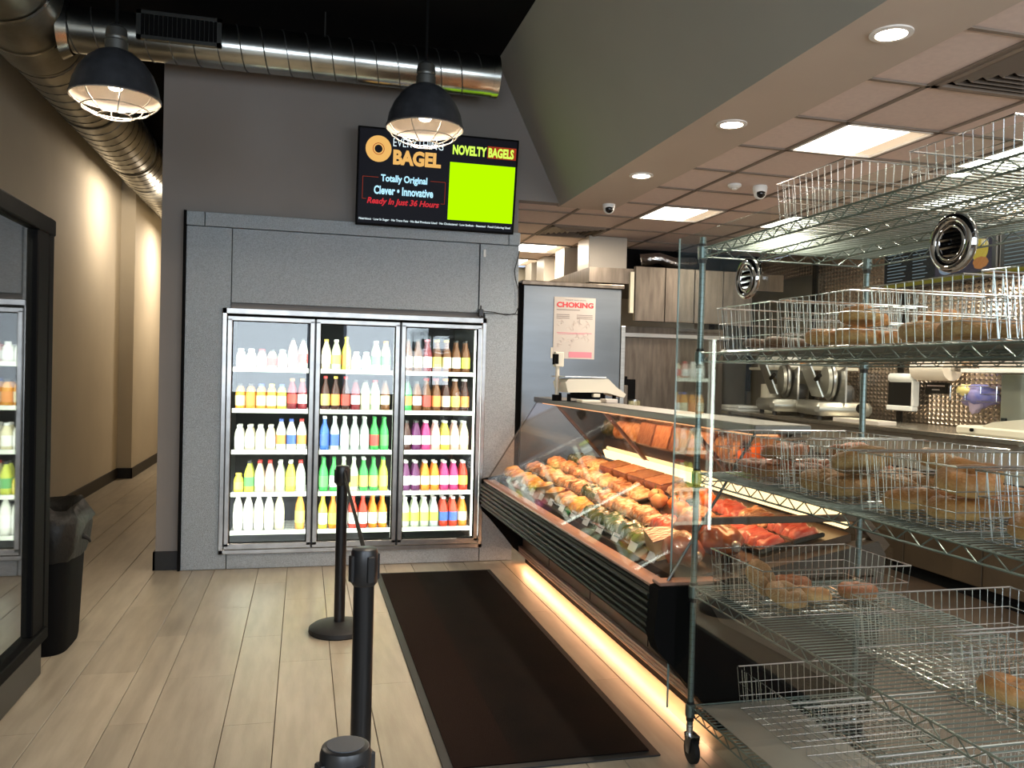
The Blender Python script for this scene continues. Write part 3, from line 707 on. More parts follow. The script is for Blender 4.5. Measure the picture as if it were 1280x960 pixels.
MB().lathe([(.099, -.0068), (.099, -.008), (.03, -.008), (.03, -.0068)], (U(.125), 0, V(.215)), 32, 'y', cap0=False, cap1=False).build('bagel_logo', e_o, scr, world=False)
MB().lathe([(.045, -.0081), (.045, -.0084), (.040, -.0084), (.040, -.0081)], (U(.125), 0, V(.215)), 24, 'y', cap0=False, cap1=False).build('bagel_logo_ring', e_br, scr, world=False)
text('headline', 'EVERYTHING', e_w, scr, U(.213), U(.52), V(.135), .062, -.007, bold=-.012)
text('headline', 'BAGEL', e_o, scr, U(.215), U(.51), V(.285), .115, -.007, bold=.05)
MB().box(U(.80), U(.985), -.0072, -.0066, V(.215), V(.09)).build('rust_block', e_br, scr, world=False)
text('headline', 'NOVELTY BAGELS', e_l, scr, U(.58), U(.97), V(.155), .075, -.0075, bold=.04)
MB().box(U(.567), U(.985), -.0072, -.0066, V(.885), V(.285)).build('lime_block', e_g, scr, world=False)
text('tagline', 'Totally Original', e_c, scr, U(.145), U(.43), V(.515), .07, -.007, bold=.03)
text('tagline', 'Clever \u2022 Innovative', e_c, scr, U(.105), U(.47), V(.63), .066, -.007, bold=.03)
text('tagline', 'Ready In Just 36 Hours', e_r, scr, U(.065), U(.51), V(.75), .062, -.007, .25, bold=.03)
text('small_line', 'Nutritious \u00b7 Low In Sugar \u00b7 No Trans Fats \u00b7 No Bad Products Used \u00b7 No Cholesterol \u00b7 Low Sodium \u00b7 Steamed \u00b7 Food Coloring Used', e_w, scr, U(.02), U(.975), V(.935), .022, -.007, bold=.01)
br = MB(); q = .003
br.box(U(.035), U(.13), -.0072, -.0066, V(.50)-q, V(.50)).box(U(.45), U(.545), -.0072, -.0066, V(.50)-q, V(.50)).box(U(.035), U(.035)+q, -.0072, -.0066, V(.73), V(.50)).box(U(.545)-q, U(.545), -.0072, -.0066, V(.73), V(.50)).box(U(.035), U(.06), -.0072, -.0066, V(.73), V(.73)+q).box(U(.52), U(.545), -.0072, -.0066, V(.73), V(.73)+q)
br.build('bracket_line', e_br, scr, world=False)

# ================================================================== MAT
t = thing('floor_mat', 'long dark brown entrance mat lying along the deli case', 'mat', (1.01, 4.75, 0))
MB().bbox(.56, 1.456, 3.13, 6.36, .0005, .007, .003).build('rubber_edge', m_rub, t)
MB().box(.60, .86, 3.17, 6.32, .007, .011).build('carpet', m_mat2, t)
MB().box(.86, 1.42, 3.17, 6.32, .007, .0112).build('carpet', m_mat, t)

# ================================================================== STANCHIONS
def stanchion(x, y, lab, h=1.0):
    t = thing('stanchion', lab, 'barrier post', (x, y, 0), group='black belt barrier posts')
    MB().lathe([(.172, 0), (.178, .008), (.176, .03), (.155, .045), (.08, .058), (.036, .064)], (x, y, 0), 36).build('base', m_rub, t, smooth=True)
    MB().cyl((x, y, .06), (x, y, h-.10), .032, 24).build('pole', m_stan, t, smooth=True)
    MB().lathe([(.034, h-.115), (.041, h-.105), (.041, h-.012), (.038, h-.002), (.034, h)], (x, y, 0), 24).build('head', m_plast, t, smooth=True)
    for a in range(4):
        an = a*PI/2+.4; MB().bbox(-.011, .011, .038, .049, h-.10, h-.02, .002).build('belt_slot', m_plast, t, world=False).rotation_euler = (0, 0, an)
    return t
stanchion(.235, 5.0, 'black barrier post standing on the tiles in front of the middle cooler door', .985)
stanchion(.195, 2.60, 'nearer black barrier post at the left edge of the mat', 1.005)
t3 = stanchion(.078, 1.35, 'black barrier post seen only as a round head at the bottom edge', .955)
MB().lathe([(.0, .9551), (.030, .9551), (.030, .9565), (0, .9565)], (.078, 1.35, 0), 24, cap0=False, cap1=False).build('head_disc', mat('grey head disc', (.06, .065, .075), .4), t3)
b_ = MB().slab((.245, 4.95, .955), (.245, 4.95, .905), (.208, 2.66, .925), (.208, 2.66, .975), .002)
o = b_.build('retractable_belt', mat('grey webbing', (.05, .045, .04), .8, bump=.3, bscale=400)); tag(o, 'dark webbing belt stretched between two barrier posts', 'belt')

# ================================================================== LEFT CABINET + BIN
t = thing('display_cabinet', 'tall black cabinet with reflective dark glass doors at the left edge', 'cabinet', (-1.7, 3.4, 0))
MB().box(-2.38, -1.30, 1.2, 4.63, .12, 2.24).build('body', m_plast, t)
MB().bbox(-2.38, -1.235, 1.2, 4.55, .0005, .17, .01).build('base_plinth', mat('grey plinth', (.03, .027, .022), .5), t)
MB().bbox(-1.31, -1.22, 1.2, 4.60, .17, .23, .008).build('bottom_rail', m_satin, t)
MB().bbox(-1.31, -1.23, 1.2, 4.66, 2.19, 2.27, .006).build('top_rail', m_satin, t)
MB().bbox(-1.33, -1.235, 4.575, 4.655, .17, 2.275, .008).build('corner_post', m_satin, t)
MB().bbox(-1.30, -1.235, 4.40, 4.56, .23, 2.19, .006).build('door_stile', m_satin, t)
for i, (a, b2) in enumerate(((2.95, 4.40), (1.25, 2.9))):
    MB().box(-1.268, -1.262, a, b2, .23, 2.19).build('glass_door', m_mirr, t)
t = thing('trash_can', 'slim black bin with a crumpled liner beside the black cabinet', 'bin', (-1.5, 5.0, 0))
x0, x1, y0, y1 = -1.62, -1.18, 4.78, 5.26
def rim(x0, x1, y0, y1, z, i, n=8, wob=0, sd=0):
    pts = []
    cx, cy = (x0+x1)/2, (y0+y1)/2; ax, ay = (x1-x0)/2+i, (y1-y0)/2+i
    for k in range(32):
        a = 2*PI*k/32; c, s = math.cos(a), math.sin(a); e = .45
        q = Vector((math.copysign(abs(c)**e, c)*ax, math.copysign(abs(s)**e, s)*ay, 0))
        if wob: q *= 1+wob*noise.noise(Vector((c*2.5, s*2.5, z*9+sd)))
        zz = z+(wob*.5*noise.noise(Vector((c*3, s*3, z*5+7+sd))) if wob else 0)
        pts.append((cx+q.x, cy+q.y, zz))
    return pts
def loft(rings, c0=False, c1=False):
    vs = [p for r in rings for p in r]; n = len(rings[0]); fs = []
    for j in range(len(rings)-1):
        for k in range(n): fs.append((j*n+k, j*n+(k+1) % n, (j+1)*n+(k+1) % n, (j+1)*n+k))
    if c0: fs.append(tuple(range(n-1, -1, -1)))
    if c1: fs.append(tuple(range((len(rings)-1)*n, len(rings)*n)))
    return MB().add(vs, fs)
loft([rim(x0, x1, y0, y1, 0.001, -.03), rim(x0, x1, y0, y1, .03, -.025), rim(x0, x1, y0, y1, .60, 0), rim(x0, x1, y0, y1, .66, .004)], True, False).build('body', m_satin, t, smooth=True)
loft([rim(x0, x1, y0, y1, .50, .006, wob=.03), rim(x0, x1, y0, y1, .56, .02, wob=.10), rim(x0, x1, y0, y1, .64, .03, wob=.16, sd=3), rim(x0, x1, y0, y1, .72, .03, wob=.16, sd=5), rim(x0, x1, y0, y1, .78, .0, wob=.12, sd=2), rim(x0, x1, y0, y1, .75, -.05, wob=.15), rim(x0, x1, y0, y1, .58, -.07, wob=.05)], False, True).build('liner_bag', m_bag, t, smooth='all')
MB().tube([(-1.19, 5.0, .61), (-1.155, 5.0, .60), (-1.135, 5.01, .585), (-1.125, 5.01, .565)], [.03, .016, .010, .006], 7).build('bag_knot', m_bag, t, smooth='all')

# ================================================================== DELI CASE
CY0, CY1 = 3.16, 6.58
dc = thing('deli_case', 'long glass-fronted deli case with ribbed black front and warm lighting', 'display case', (1.9, 4.9, 0))
MB().box(1.80, 2.42, CY0+.15, CY1, 0.001, .10).build('toe_kick', m_black, dc)
MB().box(1.77, 2.40, CY0+.12, CY1, .10, .46).build('lower_panel', m_lam, dc)
for z0 in (.085, .105, .125): MB().bbox(1.735, 1.768, CY0+.1, CY1, z0, z0+.017, .004).build('toe_molding', m_pink, dc)
for yy in (4.0, 4.9, 5.8): MB().box(1.767, 1.7705, yy, yy+.004, .15, .46).build('panel_joint', m_black, dc)
MB().prism([(1.445, .675), (1.425, .66), (1.415, .50), (1.44, .465), (1.77, .44), (2.4, .44), (2.4, .66), (1.56, .66)], CY0+.05, CY1).build('front_body', m_bump, dc)
for i in range(6):
    zz = .485+i*.032; xx = 1.417+(.006 if i == 0 else 0)
    MB().tube([(xx, CY0+.04, zz), (xx, CY1, zz)], .0125, 8).build('bumper_rib', m_bump, dc, smooth=True)
MB().bbox(1.43, 1.52, CY0+.03, CY1, .675, .688, .003).build('front_ledge', m_pink, dc)
DZ_ = lambda xx: .70+(xx-1.56)*.22
MB().prism([(1.56, .66), (2.38, .66), (2.38, DZ_(2.38)), (1.56, .70)], CY0+.05, CY1-.02).build('deck', m_deck, dc)
# black curved end panel
pe = [(1.42, .69), (1.405, .50), (1.43, .43), (1.50, .36), (1.62, .22), (1.70, .12), (1.74, .09), (2.45, .09), (2.50, .80), (2.46, .86), (1.46, .70)]
pf = [(1.42, .69), (1.405, .50), (1.43, .43), (1.50, .36), (1.62, .22), (1.70, .12), (1.74, .09), (2.45, .09), (2.45, .13), (2.10, .335), (1.70, .545), (1.60, .70), (1.46, .70)]
MB().prism(pf, CY0-.04, CY0+.05).build('end_panel', m_black, dc)
MB().prism([(1.60, .70), (1.70, .545), (2.10, .335), (2.45, .13), (2.50, .80), (2.46, .86), (1.62, .70)], CY0-.03, CY0+.05).build('end_side_board', m_board, dc)
MB().prism(pe, CY1-.02, CY1+.02).build('end_panel', m_black, dc)
MB().bbox(1.43, 2.45, CY0-.03, CY0+.05, .70, .715, .003).build('end_ledge', m_pink, dc)
GX = lambda z: 1.462+(z-.69)*.624
BX = lambda z: 2.45-(z-.87)*.95
ZT = 1.325
MB().slab((GX(.69), CY0, .69), (GX(.69), CY1, .69), (GX(ZT), CY1, ZT), (GX(ZT), CY0, ZT), .006).build('front_glass', m_dglass, dc)
def endpoly(y): return MB().prism([(GX(.70)+.01, .715), (GX(ZT)+.01, ZT), (BX(ZT), ZT), (BX(.87), .87), (2.40, .715)], y, y+.006)
endpoly(CY0+.01).build('end_glass', m_dglass, dc); endpoly(CY1-.03).build('end_glass', m_dglass, dc)
MB().slab((BX(.90), CY0+.03, .90), (BX(.90), CY1-.03, .90), (BX(ZT), CY1-.03, ZT), (BX(ZT), CY0+.03, ZT), .01).build('back_door', m_mirror, dc)
for yy in (CY0+.02, 4.13, 5.42, CY1-.05):
    MB().slab((BX(.88)-.012, yy, .88), (BX(.88)-.012, yy+.035, .88), (BX(ZT)-.012, yy+.035, ZT), (BX(ZT)-.012, yy, ZT), .014).build('back_frame', m_lam, dc)
for yy in (CY0+.004, CY1-.02):
    MB().tube([(GX(.70)+.004, yy, .70), (GX(ZT)+.004, yy, ZT)], .006, 6).build('glass_edge', m_seam, dc)
MB().slab((BX(.82)+.02, CY0-.01, .82), (BX(.82)+.02, CY0+.04, .82), (BX(ZT)+.02, CY0+.04, ZT), (BX(ZT)+.02, CY0-.01, ZT), .05).build('end_post', m_deck, dc)
MB().bbox(GX(.955), BX(.955)+.03, CY0-.012, CY0+.012, .945, .975, .003).build('end_bar', m_deck, dc)
MB().bbox(1.845, 2.12, CY0-.02, CY1+.02, 1.325, 1.365, .006).build('top_shelf', mat('satin steel edge', (.17, .16, .14), .45, .6), dc)
MB().box(1.90, 2.0, CY0+.05, CY1-.05, 1.312, 1.324).build('added_canopy_lamp', emis('added canopy lamp', (1, .50, .24), 1.2), dc)  # unseen glowing strip, added to light the food from above
MB().slab((BX(.93)-.035, CY0+.05, .905), (BX(.93)-.035, CY1-.35, .905), (BX(.93)-.06, CY1-.35, .965), (BX(.93)-.06, CY0+.05, .965), .02).build('back_lamp', m_ledbar, dc)
MB().box(1.772, 1.79, CY0+.2, CY1-.02, .084, .099).build('toe_lamp', m_toe, dc)
area('added_deli_light', (1.92, 4.87, 1.29), (.12, 3.2), 17, DELI, (-.05, 0, -1), 2.4, True)  # added warm light under the canopy, brightens the food
area('toe_glow', (1.765, 4.9, .078), (.03, 3.2), 9, (1, .50, .25), (-.5, 0, -1), PI, True)
# deck goods
GOODS = {
 'sliced': mat('sliced meat', (.34, .10, .035), .35, col2=(.78, .52, .28), vscale=30, stretch=(1, 7, 3), objrand=.6, coat=.4),
 'pale': mat('pale sliced fish', (.80, .62, .34), .35, col2=(.50, .22, .09), vscale=26, stretch=(1, 6, 2), objrand=.45, coat=.4),
 'loaf': mat('brown meat loaf', (.30, .12, .05), .45, col2=(.16, .05, .025), vscale=14, objrand=.2),
 'ham': mat('ham rind', (.24, .055, .018), .28, col2=(.42, .13, .045), vscale=14, coat=.3),
 'pinkm': mat('pink cured meat', (.50, .06, .04), .3, col2=(.66, .24, .18), vscale=16, stretch=(1, 4, 3), coat=.4),
 'orange': mat('orange pepper', (.80, .20, .01), .3), 'tomato': mat('red spiced ball', (.52, .15, .06), .3, col2=(.70, .40, .18), vscale=15),
 'green': mat('green leaf wrap', (.03, .06, .018), .25, col2=(.11, .14, .05), vscale=14, coat=.6), 'white': mat('white cheese', (.50, .40, .22), .4, var=.15, vscale=10),
 'yellow': mat('yellow cheese', (.74, .46, .08), .4, col2=(.45, .18, .05), vscale=16), 'tray': mat('dark deli tray', (.03, .032, .028), .25, spec=.8), 'film': mat('silver film', (.55, .50, .42), .2, .6, bump=.5, bscale=30)}
def lumpy(x0, x1, y0, y1, h, seed, nx=7, ny=9, amp=.25):
    vs = []; fs = []
    for j in range(ny):
        for i in range(nx):
            u, v = i/(nx-1), j/(ny-1)
            e = (min(u, 1-u, .18)/.18)**.5*(min(v, 1-v, .14)/.14)**.5
            z = h*e*(1+amp*noise.noise(Vector((u*4, v*6, seed))))+.002
            vs.append((x0+(x1-x0)*u, y0+(y1-y0)*v, z))
    b = len(vs)
    for j in range(ny-1):
        for i in range(nx-1): fs.append((j*nx+i, j*nx+i+1, (j+1)*nx+i+1, (j+1)*nx+i))
    rim_ = [i for i in range(nx)]+[j*nx+nx-1 for j in range(1, ny)]+[(ny-1)*nx+i for i in range(nx-2, -1, -1)]+[j*nx for j in range(ny-2, 0, -1)]
    vs += [(vs[i][0], vs[i][1], 0) for i in rim_]; n = len(rim_)
    for k in range(n): fs.append((rim_[k], b+k, b+(k+1) % n, rim_[(k+1) % n]))
    fs.append(tuple(b+k for k in range(n)))
    return MB().add(vs, fs)
def good(kind, x, y, wx, wy, label, rz=0):
    z = DZ_(x)+.008; ti = -.216
    t = thing({'ham': 'ham', 'loaf': 'meat_loaf', 'orange': 'orange_pepper', 'tomato': 'spiced_ball', 'tub': 'deli_tub', 'wedge': 'cheese_wedge'}.get(kind, 'deli_tray'), label,
              {'ham': 'ham', 'loaf': 'meat', 'orange': 'vegetable', 'tomato': 'cheese', 'tub': 'tub', 'wedge': 'cheese'}.get(kind, 'deli tray'), (x, y, z), (0, ti, rz), 'foods laid out in the deli case')
    hx, hy = wx/2, wy/2; sd = random.random()*50
    if kind in ('sliced', 'pale', 'pinkm', 'green', 'yellow'):
        MB().bbox(-hx, hx, -hy, hy, 0, .022, .006).build('tray', GOODS['tray'], t, world=False)
        n = max(2, int(wy/.062))
        for i in range(n):
            a = -hy+.012+(wy-.024)*i/n; b2 = a+(wy-.024)/n*1.12
            me = lumpy(-hx+.012, hx-.012, a, min(b2, hy-.008), .036, sd+i, 9, 6, .45)
            o = me.build('slice', GOODS[kind], t, smooth='all', world=False); o.location = (0, 0, .018); o.rotation_euler = (random.uniform(.05, .22), 0, 0)
    elif kind == 'loaf':
        MB().bbox(-hx, hx, -hy, hy, 0, .075, .012).build('meat', GOODS['loaf'], t, smooth=True, world=False)
        MB().bbox(-hx+.004, hx-.004, -hy+.004, hy-.004, .0745, .082, .004).build('crust', GOODS['sliced'], t, smooth=True, world=False)
    elif kind == 'ham':
        MB().ball((0, 0, hx*.80), (hx, hy, hx*.82), 18, 12, .22, sd).build('meat', GOODS['ham'], t, smooth='all', world=False)
        MB().ball((hx*.15, hy*.1, hx*.86), (hx*.72, hy*.84, hx*.84), 16, 10, .1, sd).build('fat_cap', GOODS['sliced'], t, smooth='all', world=False)
        MB().ball((0, -hy*1.0, hx*.75), (.025, .022, .025), 10, 8).build('tied_end', GOODS['film'], t, smooth='all', world=False)
    elif kind in ('orange', 'tomato'):
        r = hx; MB().ball((0, 0, r*.85), (r, r, r*.88), 16, 10, .12, sd).build('flesh', GOODS[kind], t, smooth='all', world=False)
        MB().cyl((0, 0, r*1.65), (.01, .01, r*2.0), .005, 6).build('stalk', GOODS['green'], t, world=False)
    elif kind == 'tub':
        MB().lathe([(hx*.82, 0), (hx, .05), (hx*1.04, .052)], (0, 0, 0), 18).build('tub', GOODS['white'], t, smooth=True, world=False)
        MB().ball((0, 0, .048), (hx*.9, hx*.9, .022), 14, 8, .3, sd).build('filling', GOODS['yellow'], t, smooth='all', world=False)
    elif kind == 'wedge':
        MB().prism([(-hx, -hy), (hx, -hy), (hx*.9, hy*.4), (-hx*.2, hy)], 0, .09, 'z').build('cheese', GOODS['white'], t, world=False)
        MB().prism([(-hx*1.03, -hy*1.04), (hx*1.03, -hy*1.04), (hx*.92, hy*.42), (-hx*.2, hy*1.05)], .088, .094, 'z').build('film', GOODS['film'], t, world=False)
    return t
rowsY = [3.36+.277*k for k in range(12)]
colsX = [1.66, 1.84, 2.02, 2.19]
K = {0: ['ham', 'wedge', 'green', 'green', 'green', 'yellow', 'pale', 'tub', 'tub', 'yellow', 'tub', 'yellow'],
     1: ['ham', 'ham', 'pinkm', 'sliced', 'pale', 'sliced', 'green', 'sliced', 'sliced', 'pale', 'sliced', 'sliced'],
     2: ['pinkm', 'pinkm', 'sliced', 'orange', 'tomato', 'pale', 'sliced', 'pale', 'pale', 'sliced', 'pale', 'sliced'],
     3: ['pinkm', 'sliced', 'pinkm', 'orange', 'pale', 'loaf', 'loaf', 'loaf', 'loaf', 'pale', 'sliced', 'green']}
KN = {'ham': 'glossy brown ham', 'wedge': 'wrapped pale cheese wedge', 'green': 'tray of dark green wrapped greens', 'yellow': 'tray of yellow sliced cheese', 'pale': 'tray of pale sliced fish', 'tub': 'white tub with yellow filling',
      'pinkm': 'tray of pink cured meat', 'sliced': 'tray of browned sliced meat', 'orange': 'orange pepper', 'tomato': 'reddish spiced ball', 'loaf': 'brown meat loaf'}
CN = ['front', 'second', 'third', 'back']
for c in range(4):
    for r, k in enumerate(K[c]):
        wx, wy = .165, .255
        if k == 'ham': wx, wy = .17, .25
        if k in ('orange', 'tomato'): wx = wy = .10
        if k == 'tub': wx = wy = .13
        lab = '%s, %s from near end, %s row, deli case' % (KN[k], ORD[r], CN[c])
        xx, yy = colsX[c], rowsY[r]
        if k in ('orange', 'tomato'):
            good(k, xx-.02, yy-.07, wx, wy, lab+', nearer of a pair'); good(k, xx+.02, yy+.06, wx, wy, lab+', farther of a pair')
        else: good(k, xx, yy, wx, wy, lab, random.uniform(-.03, .03))
# price tickets along the front ledge
for i, yy in enumerate([3.5+.23*k for k in range(13)]):
    o = MB().slab((1.565, yy, .705), (1.565, yy+.09, .705), (1.585, yy+.09, .745), (1.585, yy, .745), .002).build('price_ticket', mat('price ticket', (.55, .60, .62), .35))
    tag(o, 'small pale price ticket, %s from the near end of the deli case' % ORD[i], 'price tag', 'price tickets along the deli ledge')

# ---- scale on the case
sc = thing('deli_scale', 'cream deli scale with wedge-shaped body on the far end of the case', 'scale', (2.05, 5.72, 1.366))
y0, y1 = 5.55, 5.85
MB().prism([(1.80, 1.43), (2.02, 1.435), (2.10, 1.43), (2.22, 1.40), (2.235, 1.425), (2.16, 1.475), (2.10, 1.53), (2.085, 1.535), (1.80, 1.525), (1.78, 1.50)], y0, y1).build('body', m_scale, sc)
MB().box(1.90, 2.08, y0+.04, y1-.04, 1.385, 1.43).build('underside', m_black, sc)
MB().bbox(1.99, 2.04, y0+.0, y0+.05, 1.40, 1.425, .003).build('printer_slot', m_scale, sc)
for xx in (1.82, 2.16): 
    for yy in (y0+.04, y1-.04): MB().cyl((xx, yy, 1.366), (xx, yy, 1.42), .014, 10).build('foot', m_black, sc)
MB().bbox(1.77, 2.08, y0-.01, y1+.01, 1.537, 1.545, .002).build('weighing_plate', m_steel, sc)
MB().cyl((1.765, 5.70, 1.40), (1.765, 5.70, 1.62), .014, 10).build('display_pole', m_scale, sc)
MB().cyl((1.765, 5.70, 1.366), (1.765, 5.70, 1.41), .035, 14).build('pole_base', m_black, sc)
hd = MB().bbox(1.735, 1.80, 5.66, 5.72, 1.61, 1.715, .006).build('display_head', m_scale, sc)
MB().box(1.728, 1.7345, 5.67, 5.71, 1.625, 1.70).box(1.732, 1.758, 5.655, 5.659, 1.63, 1.70).build('display_window', m_black, hd)
o = MB().bbox(1.86, 2.00, 5.42, 5.54, 1.366, 1.382, .003).build('paper_stack', m_scale); tag(o, 'flat stack of pale deli paper beside the scale', 'paper')
o = MB().bbox(2.03, 2.115, 5.40, 5.53, 1.366, 1.392, .003).build('notepad', m_poster); tag(o, 'thick pale notepad on the case top below the scale', 'notepad')

# ================================================================== KITCHEN
# steel side panel with choking poster
st = thing('steel_cabinet', 'tall steel cabinet side behind the scale carrying the choking poster', 'cabinet', (2.4, 7.35, 0))
MB().bbox(1.92, 2.87, 7.30, 8.1, .0005, 2.36, .006).build('body', mat('blue grey steel', (.20, .22, .235), .34, .85, var=.25, vscale=2, stretch=(.3, 1, 2)), st)
MB().bbox(1.90, 2.89, 7.28, 8.1, 2.361, 2.40, .005).build('top_cap', m_steelh, st)
MB().bbox(2.87, 2.915, 7.29, 7.35, .001, 2.02, .004).build('door_edge', m_steel, st)
MB().box(1.78, 1.918, 7.32, 8.1, .0005, 2.38).build('dark_gap_filler', m_black, st)
po = thing('choking_poster', 'paper first-aid poster headed CHOKING in red on the steel cabinet', 'poster', (2.41, 7.292, 1.70))
MB().box(-.20, .20, -.0005, .001, 0, .565).build('sheet', m_poster, po, world=False)
text('headline', 'CHOKING', m_red, po, -.175, .18, .495, .05, -.001, bold=.04)
text('subline', 'FIRST AID FOR', m_ink, po, -.09, .11, .54, .010, -.001)
ink = MB(); ink2 = MB()
for j in range(3):
    ink.box(-.175, -.05, -.0012, -.0006, .40-j*.016, .407-j*.016); ink.box(.02, .175, -.0012, -.0006, .40-j*.016, .407-j*.016)
ink.box(-.175, .05, -.0012, -.0006, .445, .453)
random.seed(11)
for (cx, cz) in ((-.13, .31), (-.04, .29), (.05, .33), (.13, .30), (-.13, .16), (.02, .18), (.12, .18), (-.03, .12)):
    for q in range(4):
        a = random.uniform(0, PI); d_ = .03
        x_, z_ = cx+random.uniform(-.015, .015), cz+random.uniform(-.03, .03)
        ink2.tube([(x_, -.001, z_), (x_+d_*math.cos(a), -.001, z_+d_*math.sin(a)), (x_+d_*1.3*math.cos(a+.9), -.001, z_+d_*1.3*math.sin(a+.9))], .0016, 4)
ink.build('body_copy', m_ink, po, world=False); ink2.build('line_drawing', m_ink2, po, world=False)
MB().box(-.17, .17, -.0012, -.0006, .235, .241).box(-.16, .10, -.0012, -.0006, .225, .229).build('rule_line', m_pinkink, po, world=False)
MB().box(-.05, .175, -.0012, -.0006, .012, .065).build('pink_panel', m_pinkink, po, world=False)
o = MB().box(1.95+.24, 2.27, 7.294, 7.297, 1.70, 1.80).build('small_notice', m_scale); tag(o, 'small pale notice stuck over the lower left poster corner', 'notice')

# extraction hood
hd = thing('extraction_hood', 'stainless steel extraction hood above the kitchen line', 'hood', (3.5, 8.2, 2.5))
MB().prism([(2.79, 2.50), (2.79, 2.65), (5.0, 2.68), (5.0, 2.50)], 8.0, 8.02).build('front_band', m_steelh, hd)
MB().box(2.79, 2.81, 8.02, 10.9, 2.50, 2.65).build('side_band', m_steelh, hd)
MB().box(2.81, 5.0, 8.02, 10.9, 2.63, 2.65).build('hood_top', m_steelh, hd)
for a, b2 in ((3.27, 3.60), (3.605, 3.93), (3.935, 4.26), (4.265, 4.6)): MB().bbox(a, b2, 7.95, 8.0, 2.12, 2.68, .004).build('skirt_panel', m_steelh, hd)
MB().box(3.22, 3.262, 7.96, 8.0, 2.2, 2.62).build('control_strip', mat('control strip', (.55, .52, .40), .4), hd)
for i, (xx, yy, wd) in enumerate(((2.83, 8.15, .36), (2.83, 9.0, .34), (2.83, 9.8, .34), (2.83, 10.4, .3))):
    o = MB().bbox(xx, xx+.42, yy, yy+wd, 2.651, 2.995, .004).build('duct_box', mat('white sheet metal', (.40, .36, .30), .4, .2)); tag(o, 'boxed riser above the hood, %s from the front' % ORD[i], 'duct box', 'boxed risers between hood and ceiling')
t = thing('foil_duct', 'crumpled foil flex duct in the dark gap above the hood', 'duct', (4.0, 8.4, 2.8))
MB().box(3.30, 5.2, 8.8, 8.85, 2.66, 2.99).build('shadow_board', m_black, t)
MB().tube([(3.55, 8.5, 2.82), (3.75, 8.45, 2.85), (3.95, 8.5, 2.80), (4.2, 8.5, 2.83)], [.07, .06, .075, .06], 12).build('foil_hose', mat('foil', (.6, .6, .6), .15, 1, bump=1, bscale=35), t, smooth='all')
# cooking line below
ck = thing('cooking_line', 'steel cooking station with splashback below the hood', 'kitchen unit', (3.6, 8.5, 0))
MB().box(2.95, 4.6, 8.55, 8.6, 1.0, 2.1).build('splashback', m_steelh, ck)
MB().box(2.95, 4.6, 8.40, 8.55, 1.98, 2.02).build('upper_shelf', m_steel, ck)
MB().bbox(2.95, 4.6, 7.75, 8.55, .001, 1.15, .006).build('counter', mat('dark steel', (.14, .12, .10), .4, .8), ck)
MB().bbox(2.95, 3.16, 7.8, 8.1, 1.151, 1.46, .005).build('side_box', m_steelh, ck)
t = thing('cutting_board', 'dark upright board on the cooking station', 'board', (3.32, 8.3, 1.152))
MB().bbox(3.22, 3.44, 8.28, 8.32, 1.152, 1.52, .006).build('board', m_black, t)
MB().cyl((3.33, 8.30, 1.52), (3.33, 8.30, 1.55), .02, 10).build('handle', m_black, t)
t = thing('food_can', 'tall yellow-labelled can on the cooking station', 'can', (3.29, 7.95, 1.152))
MB().cyl((3.29, 7.95, 1.152), (3.29, 7.95, 1.315), .062, 18).build('tin', m_steel, t, smooth=True)
MB().lathe([(.0627, 1.17), (.0627, 1.30)], (3.29, 7.95, 0), 18, cap0=False, cap1=False).build('paper_wrap', mat('can wrap', (.62, .60, .35), .5, col2=(.15, .12, .06), vscale=14), t, smooth=True)
t = thing('sauce_bottle', 'small yellow squeeze bottle with white cap on the steel box', 'bottle', (3.0, 7.9, 1.461))
MB().lathe([(.028, 1.461), (.03, 1.48), (.03, 1.56), (.014, 1.59)], (3.0, 7.9, 0), 14).build('body', BODY['yellow'], t, smooth=True)
MB().lathe([(.016, 1.585), (.014, 1.61), (.005, 1.64)], (3.0, 7.9, 0), 12).build('nozzle', CAP['w'], t, smooth=True)
t = thing('food_wrap', 'crumpled clear wrap lying on the steel box', 'wrap', (3.09, 7.88, 1.462))
MB().ball((3.09, 7.88, 1.48), (.05, .06, .02), 10, 8, .8, 3).build('film', GOODS['film'], t, smooth='all')
t = thing('mixing_bowl', 'shallow bowl upturned on the cooking station', 'bowl', (3.62, 7.9, 1.152))
MB().lathe([(.12, 1.152), (.115, 1.165), (.08, 1.20), (.03, 1.215)], (3.62, 7.9, 0), 22).build('bowl', m_steelh, t, smooth=True)
MB().lathe([(.124, 1.152), (.126, 1.158), (.12, 1.16)], (3.62, 7.9, 0), 22, cap0=False, cap1=False).build('rim', m_steel, t, smooth=True)

# right wall: steel panels, uprights, shelf units
for i, (a, b2, lab) in enumerate(((9.45, 10.6, 'farthest grey steel panel on the kitchen wall'), (8.05, 9.40, 'wide grey steel panel between two black uprights'))):
    o = MB().bbox(5.40, 5.449, a, b2, 1.0, 2.72, .004).build('wall_cladding', mat('grey steel panel', (.30, .29, .26), .35, .8, var=.3, vscale=1.2)); tag(o, lab, 'wall panel')
for i, (yy, z0, z1, w_2, lab) in enumerate(((8.0, 1.2, 2.85, .08, 'black upright strip on the wall behind the far basket'), (9.35, 1.4, 2.35, .07, 'black upright strip directly below the far chrome ring'), (10.35, 1.6, 2.7, .12, 'wide black upright strip at the far kitchen wall end'), (6.62, 1.17, 2.42, .06, 'black upright strip below the wall menu board'))):
    o = MB().bbox(5.375, 5.40, yy-w_2/2, yy+w_2/2, z0, z1, .003).build('upright_strip', m_black); tag(o, lab, 'upright')
    o.parent = None
